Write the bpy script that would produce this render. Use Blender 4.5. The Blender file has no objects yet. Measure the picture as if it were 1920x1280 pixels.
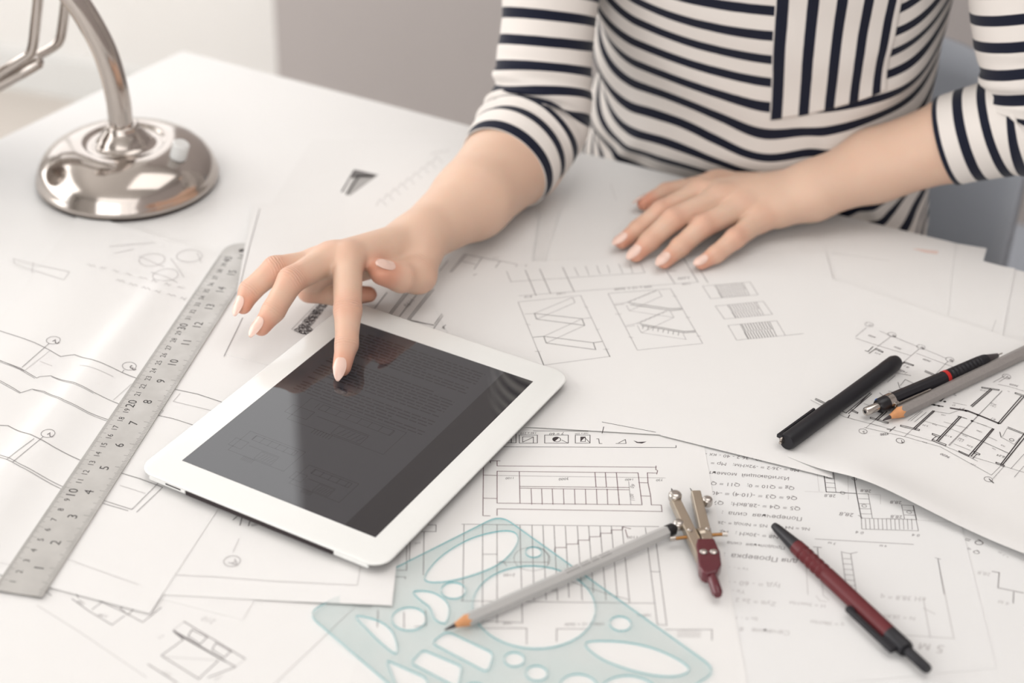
import bpy, bmesh, math, random
import numpy as np
from mathutils import Vector, Matrix

# ---------------------------------------------------------------- camera, light, exposure
# units inside this script: centimetres on the desk plane, desk top at z = 0 cm (0.74 m above the floor)
CM, Z0 = 0.01, 0.74
CAM_F, CAM_H, CAM_P, CAM_R = 3184.7, 66.83, 0.57335, 0.03165      # focal length (px of 1920), height, pitch, roll
scene = bpy.context.scene
C = scene.collection
def W(p): return Vector((p[0]*CM, p[1]*CM, p[2]*CM + Z0))
_fw = np.array([0, math.cos(CAM_P), -math.sin(CAM_P)]); _rt = np.array([1.0, 0, 0]); _up = np.cross(_rt, _fw)
_c, _s = math.cos(CAM_R), math.sin(CAM_R)
_rt, _up = _c*_rt + _s*_up, -_s*_rt + _c*_up
def D(u, v, z=0.0):
    """point (cm) at height z above the desk seen at photograph position u, v"""
    d = _fw*CAM_F + _rt*(u-960.0) - _up*(v-640.0)
    return np.array([0, 0, CAM_H]) + d*((z-CAM_H)/d[2])
cam_data = bpy.data.cameras.new('camera')
cam = bpy.data.objects.new('camera', cam_data); C.objects.link(cam)
cam_data.sensor_width = 36.0; cam_data.lens = CAM_F/1920.0*36.0
cam_data.clip_start = 0.05; cam_data.clip_end = 60
R = Matrix((_rt, _up, -_fw)).transposed()
cam.matrix_world = Matrix.Translation(W((0, 0, CAM_H))) @ R.to_4x4()
cam_data.dof.use_dof = True
cam_data.dof.focus_distance = 1.135
cam_data.dof.aperture_fstop = 4.0
scene.camera = cam

world = bpy.data.worlds.new('world'); scene.world = world; world.use_nodes = True
bg = world.node_tree.nodes['Background']
bg.inputs['Color'].default_value = (1.0, 0.99, 0.985, 1); bg.inputs['Strength'].default_value = 2.4

def area(name, loc, target, sx, sy, power, col=(1, 1, 1)):
    l = bpy.data.lights.new(name, 'AREA'); l.shape = 'RECTANGLE'; l.size = sx; l.size_y = sy
    l.energy = power; l.color = col
    o = bpy.data.objects.new(name, l); C.objects.link(o)
    o.location = W(loc); d = W(target)-W(loc)
    o.rotation_euler = d.to_track_quat('-Z', 'Y').to_euler()
    return o
# daylight entering by the tall windows of the room (left, and behind the photographer)
area('window_daylight_left', (-215, 150, 75), (0, 120, -10), 2.2, 1.7, 36, (1.0, 0.99, 0.975))
area('window_daylight_front', (-40, -150, 110), (5, 110, 0), 2.6, 1.7, 27, (1.0, 0.99, 0.98))
area('overhead_fill_light', (40, 110, 168), (40, 110, 0), 1.2, 1.2, 10, (1.0, 0.98, 0.96))  # added overhead fill, not tied to any ceiling fixture

vs = scene.view_settings
vs.view_transform = 'Standard'; vs.look = 'None'; vs.gamma = 1.0; vs.use_curve_mapping = False
vs.exposure = -0.27
scene.cycles.use_denoising = True; scene.cycles.adaptive_threshold = 0.05
scene.cycles.max_bounces = 6; scene.cycles.diffuse_bounces = 2; scene.cycles.glossy_bounces = 4; scene.cycles.transmission_bounces = 4
scene.cycles.caustics_reflective = False; scene.cycles.caustics_refractive = False

# ---------------------------------------------------------------- materials
def lin(c):
    return tuple((x/255/12.92 if x/255 <= 0.04045 else ((x/255+0.055)/1.055)**2.4) for x in c)
def mat(name, rgb, rough=0.5, metal=0.0, spec=0.5, noise=0.0, nscale=40.0, bump=0.0, bscale=200.0, trans=0.0,
        ior=1.45, sss=0.0, coat=0.0, emit=None, estr=0.0, alpha=1.0, rnoise=0.0):
    """procedural principled material: base colour varied by noise, optional fine bump"""
    m = bpy.data.materials.new(name); m.use_nodes = True
    nt = m.node_tree; b = nt.nodes['Principled BSDF']
    col = lin(rgb)
    b.inputs['Base Color'].default_value = (*col, 1)
    b.inputs['Roughness'].default_value = rough; b.inputs['Metallic'].default_value = metal
    b.inputs['Specular IOR Level'].default_value = spec; b.inputs['IOR'].default_value = ior
    b.inputs['Transmission Weight'].default_value = trans; b.inputs['Alpha'].default_value = alpha
    b.inputs['Coat Weight'].default_value = coat
    if sss:
        b.inputs['Subsurface Weight'].default_value = sss
        b.inputs['Subsurface Radius'].default_value = (0.010, 0.004, 0.002); b.inputs['Subsurface Scale'].default_value = 0.6
    if emit:
        b.inputs['Emission Color'].default_value = (*lin(emit), 1); b.inputs['Emission Strength'].default_value = estr
    tc = nt.nodes.new('ShaderNodeTexCoord')
    if noise:
        n = nt.nodes.new('ShaderNodeTexNoise'); n.inputs['Scale'].default_value = nscale; n.inputs['Detail'].default_value = 4
        nt.links.new(tc.outputs['Object'], n.inputs['Vector'])
        r = nt.nodes.new('ShaderNodeMix'); r.data_type = 'RGBA'
        r.inputs['A'].default_value = (*[min(1, x*(1+noise)) for x in col], 1)
        r.inputs['B'].default_value = (*[x*(1-noise) for x in col], 1)
        nt.links.new(n.outputs['Fac'], r.inputs['Factor']); nt.links.new(r.outputs['Result'], b.inputs['Base Color'])
        if rnoise:
            mr = nt.nodes.new('ShaderNodeMapRange')
            mr.inputs['To Min'].default_value = max(0, rough-rnoise); mr.inputs['To Max'].default_value = rough+rnoise
            nt.links.new(n.outputs['Fac'], mr.inputs['Value']); nt.links.new(mr.outputs['Result'], b.inputs['Roughness'])
    if bump:
        n2 = nt.nodes.new('ShaderNodeTexNoise'); n2.inputs['Scale'].default_value = bscale; n2.inputs['Detail'].default_value = 3
        nt.links.new(tc.outputs['Object'], n2.inputs['Vector'])
        bp = nt.nodes.new('ShaderNodeBump'); bp.inputs['Strength'].default_value = bump; bp.inputs['Distance'].default_value = 0.001
        nt.links.new(n2.outputs['Fac'], bp.inputs['Height']); nt.links.new(bp.outputs['Normal'], b.inputs['Normal'])
    return m
M = {}
M['wall_white'] = mat('wall_white', (248, 246, 243), 0.9, noise=0.02, nscale=6, bump=0.05)
M['wall_grey'] = mat('wall_grey', (190, 183, 181), 0.85, noise=0.03, nscale=5, bump=0.05)
M['floor'] = mat('floor_boards', (216, 208, 200), 0.45, noise=0.08, nscale=8)
M['desk'] = mat('desk_white_laminate', (240, 238, 236), 0.42, noise=0.01, nscale=12)
M['paper'] = mat('drawing_paper', (239, 237, 235), 0.75, noise=0.012, nscale=25, bump=0.02, bscale=900, spec=0.25)
M['paper_cool'] = mat('grid_paper', (236, 235, 234), 0.75, noise=0.012, nscale=25, bump=0.02, bscale=900, spec=0.25)
M['ink'] = mat('ink_dark', (62, 54, 56), 0.7, noise=0.25, nscale=300)
M['ink_red'] = mat('ink_brown', (110, 78, 84), 0.7, noise=0.2, nscale=300)
M['ink_mid'] = mat('ink_grey', (132, 126, 127), 0.7, noise=0.15, nscale=300)
M['ink_light'] = mat('pencil_faint', (198, 194, 193), 0.7, noise=0.08, nscale=300)
M['chrome'] = mat('brushed_nickel', (184, 176, 170), 0.12, metal=1.0, noise=0.03, nscale=30)
M['white_plastic'] = mat('white_plastic', (238, 238, 236), 0.25, noise=0.01, nscale=20)
M['black_plastic'] = mat('black_plastic', (26, 25, 31), 0.42, noise=0.1, nscale=80, bump=0.05, bscale=600)

# ---------------------------------------------------------------- builders
class MB:
    """collects geometry in cm (world or local), builds ONE mesh object"""
    def __init__(s): s.v = []; s.f = []; s.mi = []
    def add(s, vs, fs, mi=0):
        n = len(s.v); s.v += [tuple(map(float, p)) for p in vs]; s.f += [tuple(i+n for i in f) for f in fs]; s.mi += [mi]*len(fs)
        return s
    def box(s, x0, x1, y0, y1, z0, z1, mi=0):
        s.add([(x0,y0,z0),(x1,y0,z0),(x1,y1,z0),(x0,y1,z0),(x0,y0,z1),(x1,y0,z1),(x1,y1,z1),(x0,y1,z1)],
              [(3,2,1,0),(4,5,6,7),(0,1,5,4),(1,2,6,5),(2,3,7,6),(3,0,4,7)], mi); return s
    def prism(s, poly, z0, z1, mi=0):
        n = len(poly)
        s.add([(p[0],p[1],z0) for p in poly]+[(p[0],p[1],z1) for p in poly],
              [tuple(range(n-1,-1,-1)), tuple(range(n,2*n))]+[(i,(i+1)%n,(i+1)%n+n,i+n) for i in range(n)], mi); return s
    def tube(s, pts, rad, n=16, cap=True, mi=0, squash=None):
        pts = [np.array(p, float) for p in pts]; m = len(pts)
        rad = [rad]*m if np.isscalar(rad) else list(rad)
        T = [pts[min(i+1,m-1)]-pts[max(i-1,0)] for i in range(m)]; T = [t/(np.linalg.norm(t)+1e-12) for t in T]
        ref = np.array([0,0,1.0]) if abs(T[0][2]) < 0.9 else np.array([1.0,0,0])
        a = np.cross(T[0], ref); a /= np.linalg.norm(a); vs, fs = [], []
        for i in range(m):
            a = a - T[i]*np.dot(a, T[i]); a /= np.linalg.norm(a); b = np.cross(T[i], a)
            for k in range(n):
                t = 2*math.pi*k/n
                vs.append(pts[i]+rad[i]*(math.cos(t)*a+math.sin(t)*b*(squash or 1)))
        for i in range(m-1):
            for k in range(n):
                fs.append((i*n+k, i*n+(k+1)%n, (i+1)*n+(k+1)%n, (i+1)*n+k))
        if cap: fs += [tuple(range(n-1,-1,-1)), tuple(range((m-1)*n, m*n))]
        s.add(vs, fs, mi); return s
    def lathe(s, prof, n=48, c=(0,0,0), mi=0):
        vs, fs = [], []; m = len(prof)
        for r, z in prof:
            for k in range(n):
                t = 2*math.pi*k/n; vs.append((c[0]+r*math.cos(t), c[1]+r*math.sin(t), c[2]+z))
        for i in range(m-1):
            for k in range(n): fs.append((i*n+k, i*n+(k+1)%n, (i+1)*n+(k+1)%n, (i+1)*n+k))
        fs += [tuple(range(n-1,-1,-1)), tuple(range((m-1)*n, m*n))]
        s.add(vs, fs, mi); return s
    def build(s, name, mats, parent=None, origin=None, smooth=False, bevel=0, bseg=2, angle=40):
        """vertices are in cm; with a parent they are local to it, else world coordinates about origin"""
        me = bpy.data.meshes.new(name)
        mats = mats if isinstance(mats, (list, tuple)) else [mats]
        V = np.array(s.v, float)
        if parent is None:
            o0 = np.array(origin if origin is not None else (V.min(0)+V.max(0))/2*[1,1,0]+[0,0,V[:,2].min()], float); V = V-o0
        me.from_pydata((V*CM).tolist(), [], s.f)
        for m in mats: me.materials.append(m)
        if len(mats) > 1: me.polygons.foreach_set('material_index', s.mi)
        me.validate(); me.update()
        if smooth: me.polygons.foreach_set('use_smooth', [True]*len(me.polygons))
        ob = bpy.data.objects.new(name, me); C.objects.link(ob)
        if parent is None: ob.location = W(o0)
        else: ob.parent = parent
        if smooth and angle:
            me.set_sharp_from_angle(angle=math.radians(angle))
        if bevel:
            md = ob.modifiers.new('bevel', 'BEVEL'); md.width = bevel*CM; md.segments = bseg; md.limit_method = 'ANGLE'
            md.angle_limit = math.radians(35); md.harden_normals = False
        return ob
def tag(o, label=None, cat=None, group=None, kind=None):
    if label: o['label'] = label
    if cat: o['category'] = cat
    if group: o['group'] = group
    if kind: o['kind'] = kind
    return o
def thing(name, label, cat, loc, rotz=0.0, group=None):
    o = bpy.data.objects.new(name, None); C.objects.link(o); o.empty_display_size = 0.02
    o.location = W(loc); o.rotation_euler = (0, 0, rotz)
    return tag(o, label, cat, group)
def struct(o): o['kind'] = 'structure'; return o
def text_mesh(s, shear=0.0):
    """letter outlines of a string as flat polygons: (vertices normalised to height 1, faces, width)"""
    cu = bpy.data.curves.new('t', 'FONT'); cu.body = s; cu.resolution_u = 2; cu.shear = shear
    ob = bpy.data.objects.new('t', cu); C.objects.link(ob)
    bpy.context.view_layer.update()
    me = bpy.data.meshes.new_from_object(ob.evaluated_get(bpy.context.evaluated_depsgraph_get()))
    V = np.array([v.co[:] for v in me.vertices]); F = [tuple(p.vertices) for p in me.polygons]
    bpy.data.objects.remove(ob); bpy.data.curves.remove(cu); bpy.data.meshes.remove(me)
    if len(V) == 0: return np.zeros((0, 3)), [], 1.0
    V[:, 0] -= V[:, 0].min(); w = max(V[:, 0].max(), 1e-3)
    return V, F, w
# ---------------------------------------------------------------- the room
FL = -74.0
# room axes: the back wall runs along ex, the room deepens along ey
RA = math.atan2(-0.293, 0.956)
ex = np.array([math.cos(RA), math.sin(RA), 0]); ey = np.array([-math.sin(RA), math.cos(RA), 0])
RO = np.array([-85.0, 300.0, 0])                       # a point of the back wall
def RP(a, b, z): p = RO + ex*a + ey*b; return (p[0], p[1], z)
def rbox(mb, a0, a1, b0, b1, z0, z1):
    mb.add([RP(a0,b0,z0),RP(a1,b0,z0),RP(a1,b1,z0),RP(a0,b1,z0),RP(a0,b0,z1),RP(a1,b0,z1),RP(a1,b1,z1),RP(a0,b1,z1)],
           [(3,2,1,0),(4,5,6,7),(0,1,5,4),(1,2,6,5),(2,3,7,6),(3,0,4,7)]); return mb
A0, A1, B0, CE = -185.0, 300.0, -520.0, 190.0
struct(rbox(MB(), A0-12, A1+12, B0-12, 12, FL-6, FL).build('floor', M['floor']))
struct(rbox(MB(), A0-12, A1+12, B0-12, 12, CE, CE+8).build('ceiling', M['wall_white']))
def wall_hit(u, v, b):
    d = _fw*CAM_F + _rt*(u-960.0) - _up*(v-640.0); o = np.array([0, 0, CAM_H]) - RO
    t = (b - o@ey)/(d@ey); p = o + d*t; return p@ex
ga = wall_hit(516, 60, -45)
m = MB(); rbox(m, A0-12, A0+12, 0, 12, FL, CE); rbox(m, A0+12, ga-3, 0, 12, FL, 18); rbox(m, A0+12, ga-3, 0, 12, 178, CE); rbox(m, ga-3, A1+12, 0, 12, FL, CE)
struct(m.build('wall_back', M['wall_white']))
struct(rbox(MB(), A1, A1+12, B0, 0, FL, CE).build('wall_right', M['wall_grey']))
# front wall, behind the photographer, with a window opening
m = MB(); rbox(m, A0, 20, B0-12, B0, FL, CE); rbox(m, 220, A1, B0-12, B0, FL, CE); rbox(m, 20, 220, B0-12, B0, FL, 5); rbox(m, 20, 220, B0-12, B0, 160, CE)
struct(m.build('wall_front', M['wall_white']))
# left wall with two tall window openings
m = MB()
for b0, b1 in ((B0, -420), (-280, -250), (-60, 0)): rbox(m, A0-12, A0, b0, b1, FL, CE)
for b0, b1 in ((-420, -280), (-250, -60)): rbox(m, A0-12, A0, b0, b1, FL, 0); rbox(m, A0-12, A0, b0, b1, 165, CE)
struct(m.build('wall_left', M['wall_white']))
M['glass'] = mat('window_glass', (255, 255, 255), 0.0, trans=1.0, ior=1.01)
def window(n, a0, a1, b0, b1, z0, z1, along_b):
    m = MB(); w = 5
    if along_b:
        for s0, s1 in ((b0, b0+w), (b1-w, b1), ((b0+b1)/2-w/2, (b0+b1)/2+w/2)): rbox(m, a0, a1, s0, s1, z0, z1)
        rbox(m, a0, a1, b0+w, b1-w, z0, z0+w); rbox(m, a0, a1, b0+w, b1-w, z1-w, z1)
    else:
        for s0, s1 in ((a0, a0+w), (a1-w, a1), ((a0+a1)/2-w/2, (a0+a1)/2+w/2)): rbox(m, s0, s1, b0, b1, z0, z1)
        rbox(m, a0+w, a1-w, b0, b1, z0, z0+w); rbox(m, a0+w, a1-w, b0, b1, z1-w, z1)
    return struct(m.build('window_%d' % n, M['white_plastic']))
window(1, A0-9, A0-3, -420, -280, 0, 165, True)
window(2, A0-9, A0-3, -250, -60, 0, 165, True)
window(3, 20, 220, B0-9, B0-3, 5, 160, False)
# grey painted wall section standing forward of the white back wall
window(4, A0+12, ga-3, 3, 8, 18, 178, False)
struct(rbox(MB(), ga, A1, -45, 0, FL, CE).build('wall_partition', M['wall_grey']))
struct(rbox(MB(), A0, ga, -1.2, 0, FL, FL+8).build('baseboard_back', M['white_plastic']))
# ---------------------------------------------------------------- desk
corner = D(342, 93); far_r = D(1895, 500); left_p = D(60, 229)
e1 = (far_r-corner); e1 /= np.linalg.norm(e1)
e2 = (left_p-corner); e2 /= np.linalg.norm(e2)
LX, LY = 150.0, 150.0
q = [corner, corner+e1*LX, corner+e1*LX+e2*LY, corner+e2*LY]
desk = thing('desk', 'wide white laminate desk covered with drawings', 'desk', (q[0]+q[2])/2*[1, 1, 0]+[0, 0, FL])
dl = (q[0]+q[2])/2; dl = np.array([dl[0], dl[1], FL])
MB().prism([p-dl for p in q][::-1], -2.8-FL, 0-FL).build('tabletop', M['desk'], desk, bevel=0.25)
for sx, sy in ((6, 6), (LX-6, 6), (6, LY-6), (LX-6, LY-6)):
    c = corner+e1*sx+e2*sy-dl
    m = MB(); m.prism([(c[0]+2.5*a, c[1]+2.5*b) for a, b in ((-1,-1),(1,-1),(1,1),(-1,1))], 0, -2.8-FL)
    m.build('leg', M['desk'], desk, bevel=0.2)
# ---------------------------------------------------------------- sheets of paper
PT = 0.02                                              # paper thickness
class Sheet:
    """a sheet with four corners (desk cm), lying at height z, bent by hf(x, y)"""
    def __init__(s, name, label, corners, z, hf=None, res=(2, 2), mt='paper', group='loose drawing sheets on the desk'):
        s.q = [np.array(p, float) for p in corners]; s.z = z; s.hf = hf or (lambda x, y: 0.0); s.flat = hf is None
        c = sum(s.q)/4; s.c = np.array([c[0], c[1], z])
        n, k = res; m = MB(); top = []
        for j in range(k+1):
            for i in range(n+1):
                a, b = i/n, j/k
                p = s.q[0]*(1-a)*(1-b)+s.q[1]*a*(1-b)+s.q[2]*a*b+s.q[3]*(1-a)*b
                h = s.hf(p[0], p[1]); top.append((p[0], p[1], z+h))
        N = len(top); vs = top+[(x, y, zz-PT) for x, y, zz in top]; fs = []
        for j in range(k):
            for i in range(n):
                a = j*(n+1)+i; f = (a+n+1, a+n+2, a+1, a); fs.append(f); fs.append(tuple(x+N for x in f[::-1]))
        ring = [i for i in range(n+1)]+[j*(n+1)+n for j in range(1, k+1)]+[k*(n+1)+i for i in range(n-1, -1, -1)]+[j*(n+1) for j in range(k-1, 0, -1)]
        for i in range(len(ring)): a, b = ring[i], ring[(i+1) % len(ring)]; fs.append((a, b, b+N, a+N))
        m.add(vs, fs); bend = hf is not None
        s.ob = m.build(name, M[mt], origin=s.c, smooth=bend, angle=60)
        tag(s.ob, label, 'paper', group); s.ink = {}
    def at(s, u, v):
        z = s.z
        for _ in range(14):
            p = D(u, v, z); z = .5*z+.5*(s.z+s.hf(p[0], p[1]))
        return D(u, v, z)
    def zz(s, x, y): return s.z+s.hf(x, y)+(0.006 if s.flat else 0.026)
    def line(s, pts, w=0.045, ink='ink', px=True, closed=False, step=1.2):
        P = [s.at(*p) if px else np.array([p[0], p[1], 0.0]) for p in pts]
        if closed: P.append(P[0])
        mb = s.ink.setdefault(ink, MB())
        for a, b in zip(P[:-1], P[1:]):
            d = (b-a)[:2]; L = np.linalg.norm(d)
            if L < 1e-6: continue
            t = d/L; nrm = np.array([-t[1], t[0]])*w/2
            a2, b2 = a[:2]-t*w*.4, b[:2]+t*w*.4
            k = 1 if s.flat else max(1, int(L/.3))
            vs, fs = [], []
            for i in range(k+1):
                p = a2+(b2-a2)*i/k
                for sg in (1, -1):
                    x, y = p+nrm*sg; vs.append((x, y, s.zz(x, y)))
            for i in range(k): fs.append((2*i, 2*i+1, 2*i+3, 2*i+2))
            mb.add(vs, fs)
        return s
    def frame(s, x, y, k=1.0): s.org = (x, y, k); return s
    def o(s, p): x, y, k = getattr(s, 'org', (0, 0, 1)); return (x+p[0]*k, y+p[1]*k)
    def lines(s, txt, w=0.045, ink='ink'):
        """polylines written as 'x,y x,y ...; x,y x,y' relative to the current frame"""
        for pl in txt.replace('\n', ' ').split(';'):
            if pl.strip(): s.line([s.o(tuple(map(float, p.split(',')))) for p in pl.split()], w, ink)
        return s
    def writ(s, t, x0, y0, x1, y1, ink='ink_mid', shear=.25): return s.text(t, s.o((x0, y0)), s.o((x1, y1)), ink, shear)
    def ring(s, x, y, r, w=.04, ink='ink_mid'): u, v = s.o((x, y)); return s.circ(u, v, r, w, ink)
    def poly(s, pts, ink='ink'):
        P = [s.at(*p) for p in pts]
        a = sum(P[i][0]*P[(i+1)%len(P)][1]-P[(i+1)%len(P)][0]*P[i][1] for i in range(len(P)))
        if a < 0: P = P[::-1]
        s.ink.setdefault(ink, MB()).add([(p[0], p[1], s.zz(p[0], p[1])) for p in P], [tuple(range(len(P)))]); return s
    def circ(s, u, v, ru, w=0.04, ink='ink_mid', a0=0, a1=360, n=20):
        c = s.at(u, v); r = np.linalg.norm(s.at(u+ru, v)-c)
        pts = [(c[0]+r*math.cos(math.radians(a0+(a1-a0)*i/n)), c[1]+r*math.sin(math.radians(a0+(a1-a0)*i/n))) for i in range(n+1)]
        return s.line(pts, w, ink, px=False)
    def text(s, t, p0, p1, ink='ink_mid', shear=0.25, squash=1.0):
        """lettering whose reading direction runs from photograph position p0 to p1"""
        a, b = s.at(*p0), s.at(*p1); V, F, w = text_mesh(t, shear)
        if not F: return s
        d = (b-a)[:2]; L = np.linalg.norm(d); d = d/L; nrm = np.array([-d[1], d[0]]); k = L/w
        vs = []
        for x, y, _ in V:
            p = a[:2]+d*x*k+nrm*y*k*squash; vs.append((p[0], p[1], s.zz(p[0], p[1])))
        s.ink.setdefault(ink, MB()).add(vs, F); return s
    def done(s):
        for ink, mb in s.ink.items():
            V = [tuple(np.array(p)-s.c) for p in mb.v]; m2 = MB(); m2.v = V; m2.f = mb.f; m2.mi = mb.mi
            m2.build('printed_drawing' if ink != 'ink_light' else 'pencil_drawing', M[ink], s.ob)['kind'] = 'stuff'
def px(*pts): return [D(*p) for p in pts]
def bump(d, w): return math.exp(-(d/w)**2)
# crease of the big section drawing at the left
ca, cb = D(262, 535)[:2], D(70, 760)[:2]; cd = (cb-ca)/np.linalg.norm(cb-ca); cn = np.array([-cd[1], cd[0]])
def wave_h(x, y):
    s = np.dot(np.array([x, y])-ca, cn); t = np.dot(np.array([x, y])-ca, cd)
    f = .8/(1+math.exp(-(t+2)/2.5))
    right = 0.42*bump(max(s-1.7, 0), 4.6)*bump(min(s-1.7, 0), 1.1) if s > -3 else 0
    left = 0.22*bump(s+4.2, 3.0)
    edge = 0.0
    lat = -(x+28.125)*math.sin(1.39947)+(y-74.458)*math.cos(1.39947)      # clear of the ruler's edge
    k = min(1, max(0, (lat-1.6)/3.2)); k = k*k*(3-2*k) if lat > 0 else 0.0
    return f*k*(right+left)
tpl_c = D(742, 1120)
def lift_c(x, y):
    return 0.12*bump(math.hypot(x-tpl_c[0], y-tpl_c[1]), 5.0)
rul_c = D(452, 470)
def lift_h(x, y):
    return 0.26*bump(math.hypot(x-rul_c[0], y-rul_c[1]), 6.0)
ge0, ge1 = D(1478, 862)[:2], D(1920, 1052)[:2]; gd = (ge1-ge0)/np.linalg.norm(ge1-ge0); gn = np.array([-gd[1], gd[0]])
def curl_h(x, y):
    p = np.array([x, y])-ge0; s = np.dot(p, gn); t = np.dot(p, gd)
    k = 1/(1+math.exp(-(t-3.5)/1.0))*(0.75+0.35*math.sin(t*0.33))
    return 0.75*k*bump(max(s, 0), 2.4)
sh = {}
sh['corner'] = Sheet('paper_sheet', 'white sheet at the lower right corner with pencil Q symbols and brackets', px((1600,850),(2150,920),(2180,1420),(1480,1400)), 0.025, mt='paper_cool')
sh['window'] = Sheet('drawing_sheet', 'white sheet at the lower left corner with a small window elevation', px((60,950),(692,1112),(360,1430),(-330,1220)), 0.03)
sh['sliver'] = Sheet('paper_sheet', 'blank sheet corner peeking from under the circled A sheet', px((340,930),(575,960),(455,1163),(270,1116)), 0.055)
sh['axisA'] = Sheet('drawing_sheet', 'white sheet below the tablet marked with a circled A', px((420,760),(776,770),(735,1140),(296,1116)), 0.1, lift_c, (30, 24))
sh['calc'] = Sheet('calculation_sheet', 'grid paper sheet with handwritten calculations and force diagrams under the red pen', px((1290,828),(1768,846),(1868,1253),(1380,1300)), 0.05, mt='paper_cool')
sh['stairplan'] = Sheet('drawing_sheet', 'white sheet with stair plan and section lines under the template', px((815,755),(1316,815),(1408,1320),(640,1330)), 0.075)
sh['wave'] = Sheet('drawing_sheet', 'large creased section drawing lying under the steel ruler', px((150,400),(668,560),(281,1153),(-300,1000)), 0.13, wave_h, (110, 120))
sh['note'] = Sheet('drawing_sheet', 'sheet at the back beside the lamp with a small dark trapezoid print', px((585,262),(900,262),(800,420),(500,395)), 0.03)
sh['photoplan'] = Sheet('drawing_sheet', 'plan sheet under the pointing hand with a stippled brick column', px((475,385),(1010,395),(960,800),(424,668)), 0.155, lift_h, (40, 24))
sh['backa'] = Sheet('paper_sheet', 'blank sheet corner at the right, farthest out over the desk edge', px((1450,400),(1850,466),(1822,570),(1440,560)), 0.03)
sh['backb'] = Sheet('paper_sheet', 'blank sheet at the right edge reaching behind the mechanical pencil', px((1440,424),(1903,504),(1862,720),(1420,660)), 0.055)
sh['rest'] = Sheet('paper_sheet', 'long blank sheet under the resting hand along the desk edge', px((1088,287),(1791,457),(1772,640),(1000,560)), 0.08)
sh['stairs'] = Sheet('drawing_sheet', 'sheet in the middle with two zigzag stair sections and three small stair plans', px((775,500),(1548,476),(1640,842),(925,800)), 0.18)
sh['tab'] = Sheet('paper_sheet', 'blank sheet corner left of the black capped pen', px((1258,775),(1560,742),(1560,900),(1238,820)), 0.205)
sh['plan'] = Sheet('floor_plan_sheet', 'curled floor plan sheet under the black pens at the right', px((1545,522),(2080,700),(1990,1082),(1476,861)), 0.23, curl_h, (60, 50))
# ---------------------------------------------------------------- what is drawn on the sheets
S_ = sh['stairs'].frame(900, 460, .25)
S_.lines('230,272 1240,205; 200,195 232,275; 708,165 738,230; 790,155 818,222; 875,150 900,215; 955,148 975,208; 1040,140 1070,205; 1125,140 1145,205; 1205,140 1235,205; 290,378 1640,275', .035, 'ink_mid')
S_.lines('340,185 420,375; 448,178 530,362; 620,165 705,345; 1525,95 1635,275; 1650,185 1710,280; 1400,195 1460,285; 1400,195 1470,190', .055, 'ink_mid')
S_.writ('810', 390, 376, 330, 380).writ('1100', 638, 350, 570, 357).writ('300 x 12 = 3600', 1290, 300, 1005, 322).writ('3,600', 1572, 234, 1480, 242).writ('1100', 1575, 280, 1512, 285)
S_.lines('285,425 755,375 975,835; 285,425 478,898 975,832; 335,515 408,510; 765,550 832,543; 340,590 375,596; 785,462 810,466; 870,630 895,630; 925,780 965,778; 412,795 455,795', .035, 'ink_mid')
S_.lines('408,510 695,390 712,430 425,553; 478,682 765,550; 497,732 785,600', .035, 'ink_mid')
S_.lines('425,553 408,510 765,550 785,600 425,553; 398,688 478,682; 850,730 915,720; 478,682 850,730 868,782 497,732 478,682; 440,800 478,898; 945,775 975,835', .05)
S_.frame(1120, 460, .25)
S_.lines('80,360 550,325 790,735 300,785 80,360; 130,440 215,430 440,340; 130,450 200,440; 565,380 600,383; 135,515 180,515; 665,540 695,540; 235,688 270,690; 745,680 775,680', .035, 'ink_mid')
S_.lines('215,600 280,590 520,490; 210,610 280,602; 240,490 485,380 460,340; 240,490 218,450; 240,490 575,540 545,490; 330,655 575,540; 330,655 665,705 640,655; 330,655 300,600', .03, 'ink_mid')
S_.lines('235,430 555,475 635,470; 250,445 555,488 635,480; 320,588 650,645 735,640; 330,600 650,655 735,650', .06)
S_.lines('; '.join('%d,%d %d,%d' % (345+38*i, 600+7*i, 340+38*i, 625+7*i) for i in range(8)), .035)
S_.lines(' '.join('%d,%d %d,%d' % (300+34*i, 585-15*i, 322+34*i, 583-15*i) for i in range(7)), .035, 'ink_mid')
S_.lines(' '.join('%d,%d %d,%d' % (225+34*i, 425-14*i, 247+34*i, 422-14*i) for i in range(7)), .035, 'ink_mid')
for (x0, y0), w_, d_, ik in (((790, 305), (355, -30), (60, 95), 'ink_mid'), ((885, 455), (360, -35), (68, 97), 'ink_mid'), ((980, 600), (365, -35), (65, 110), 'ink')):
    q = lambda a, b: '%.0f,%.0f' % (x0+w_[0]*a+d_[0]*b, y0+w_[1]*a+d_[1]*b)
    S_.lines(f'{q(0,0)} {q(1,0)} {q(1,1)} {q(0,1)} {q(0,0)}', .035, 'ink_mid')
    S_.lines('; '.join(f'{q(.28+.058*i,.02)} {q(.28+.058*i,.44)}; {q(.24+.058*i,.55)} {q(.24+.058*i,.98)}' for i in range(10)), .05, ik)
    S_.lines(f'{q(.25,0)} {q(.25,1)}; {q(.85,0)} {q(.82,1)}; {q(.25,.5)} {q(.83,.48)}', .04, ik)
S_.lines('1410,675 1545,662', .04, 'ink_mid')
S_.frame(0, 0, 1).lines('1129,791 1229,810', .05).lines('1132,800 1129,812', .05)

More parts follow.
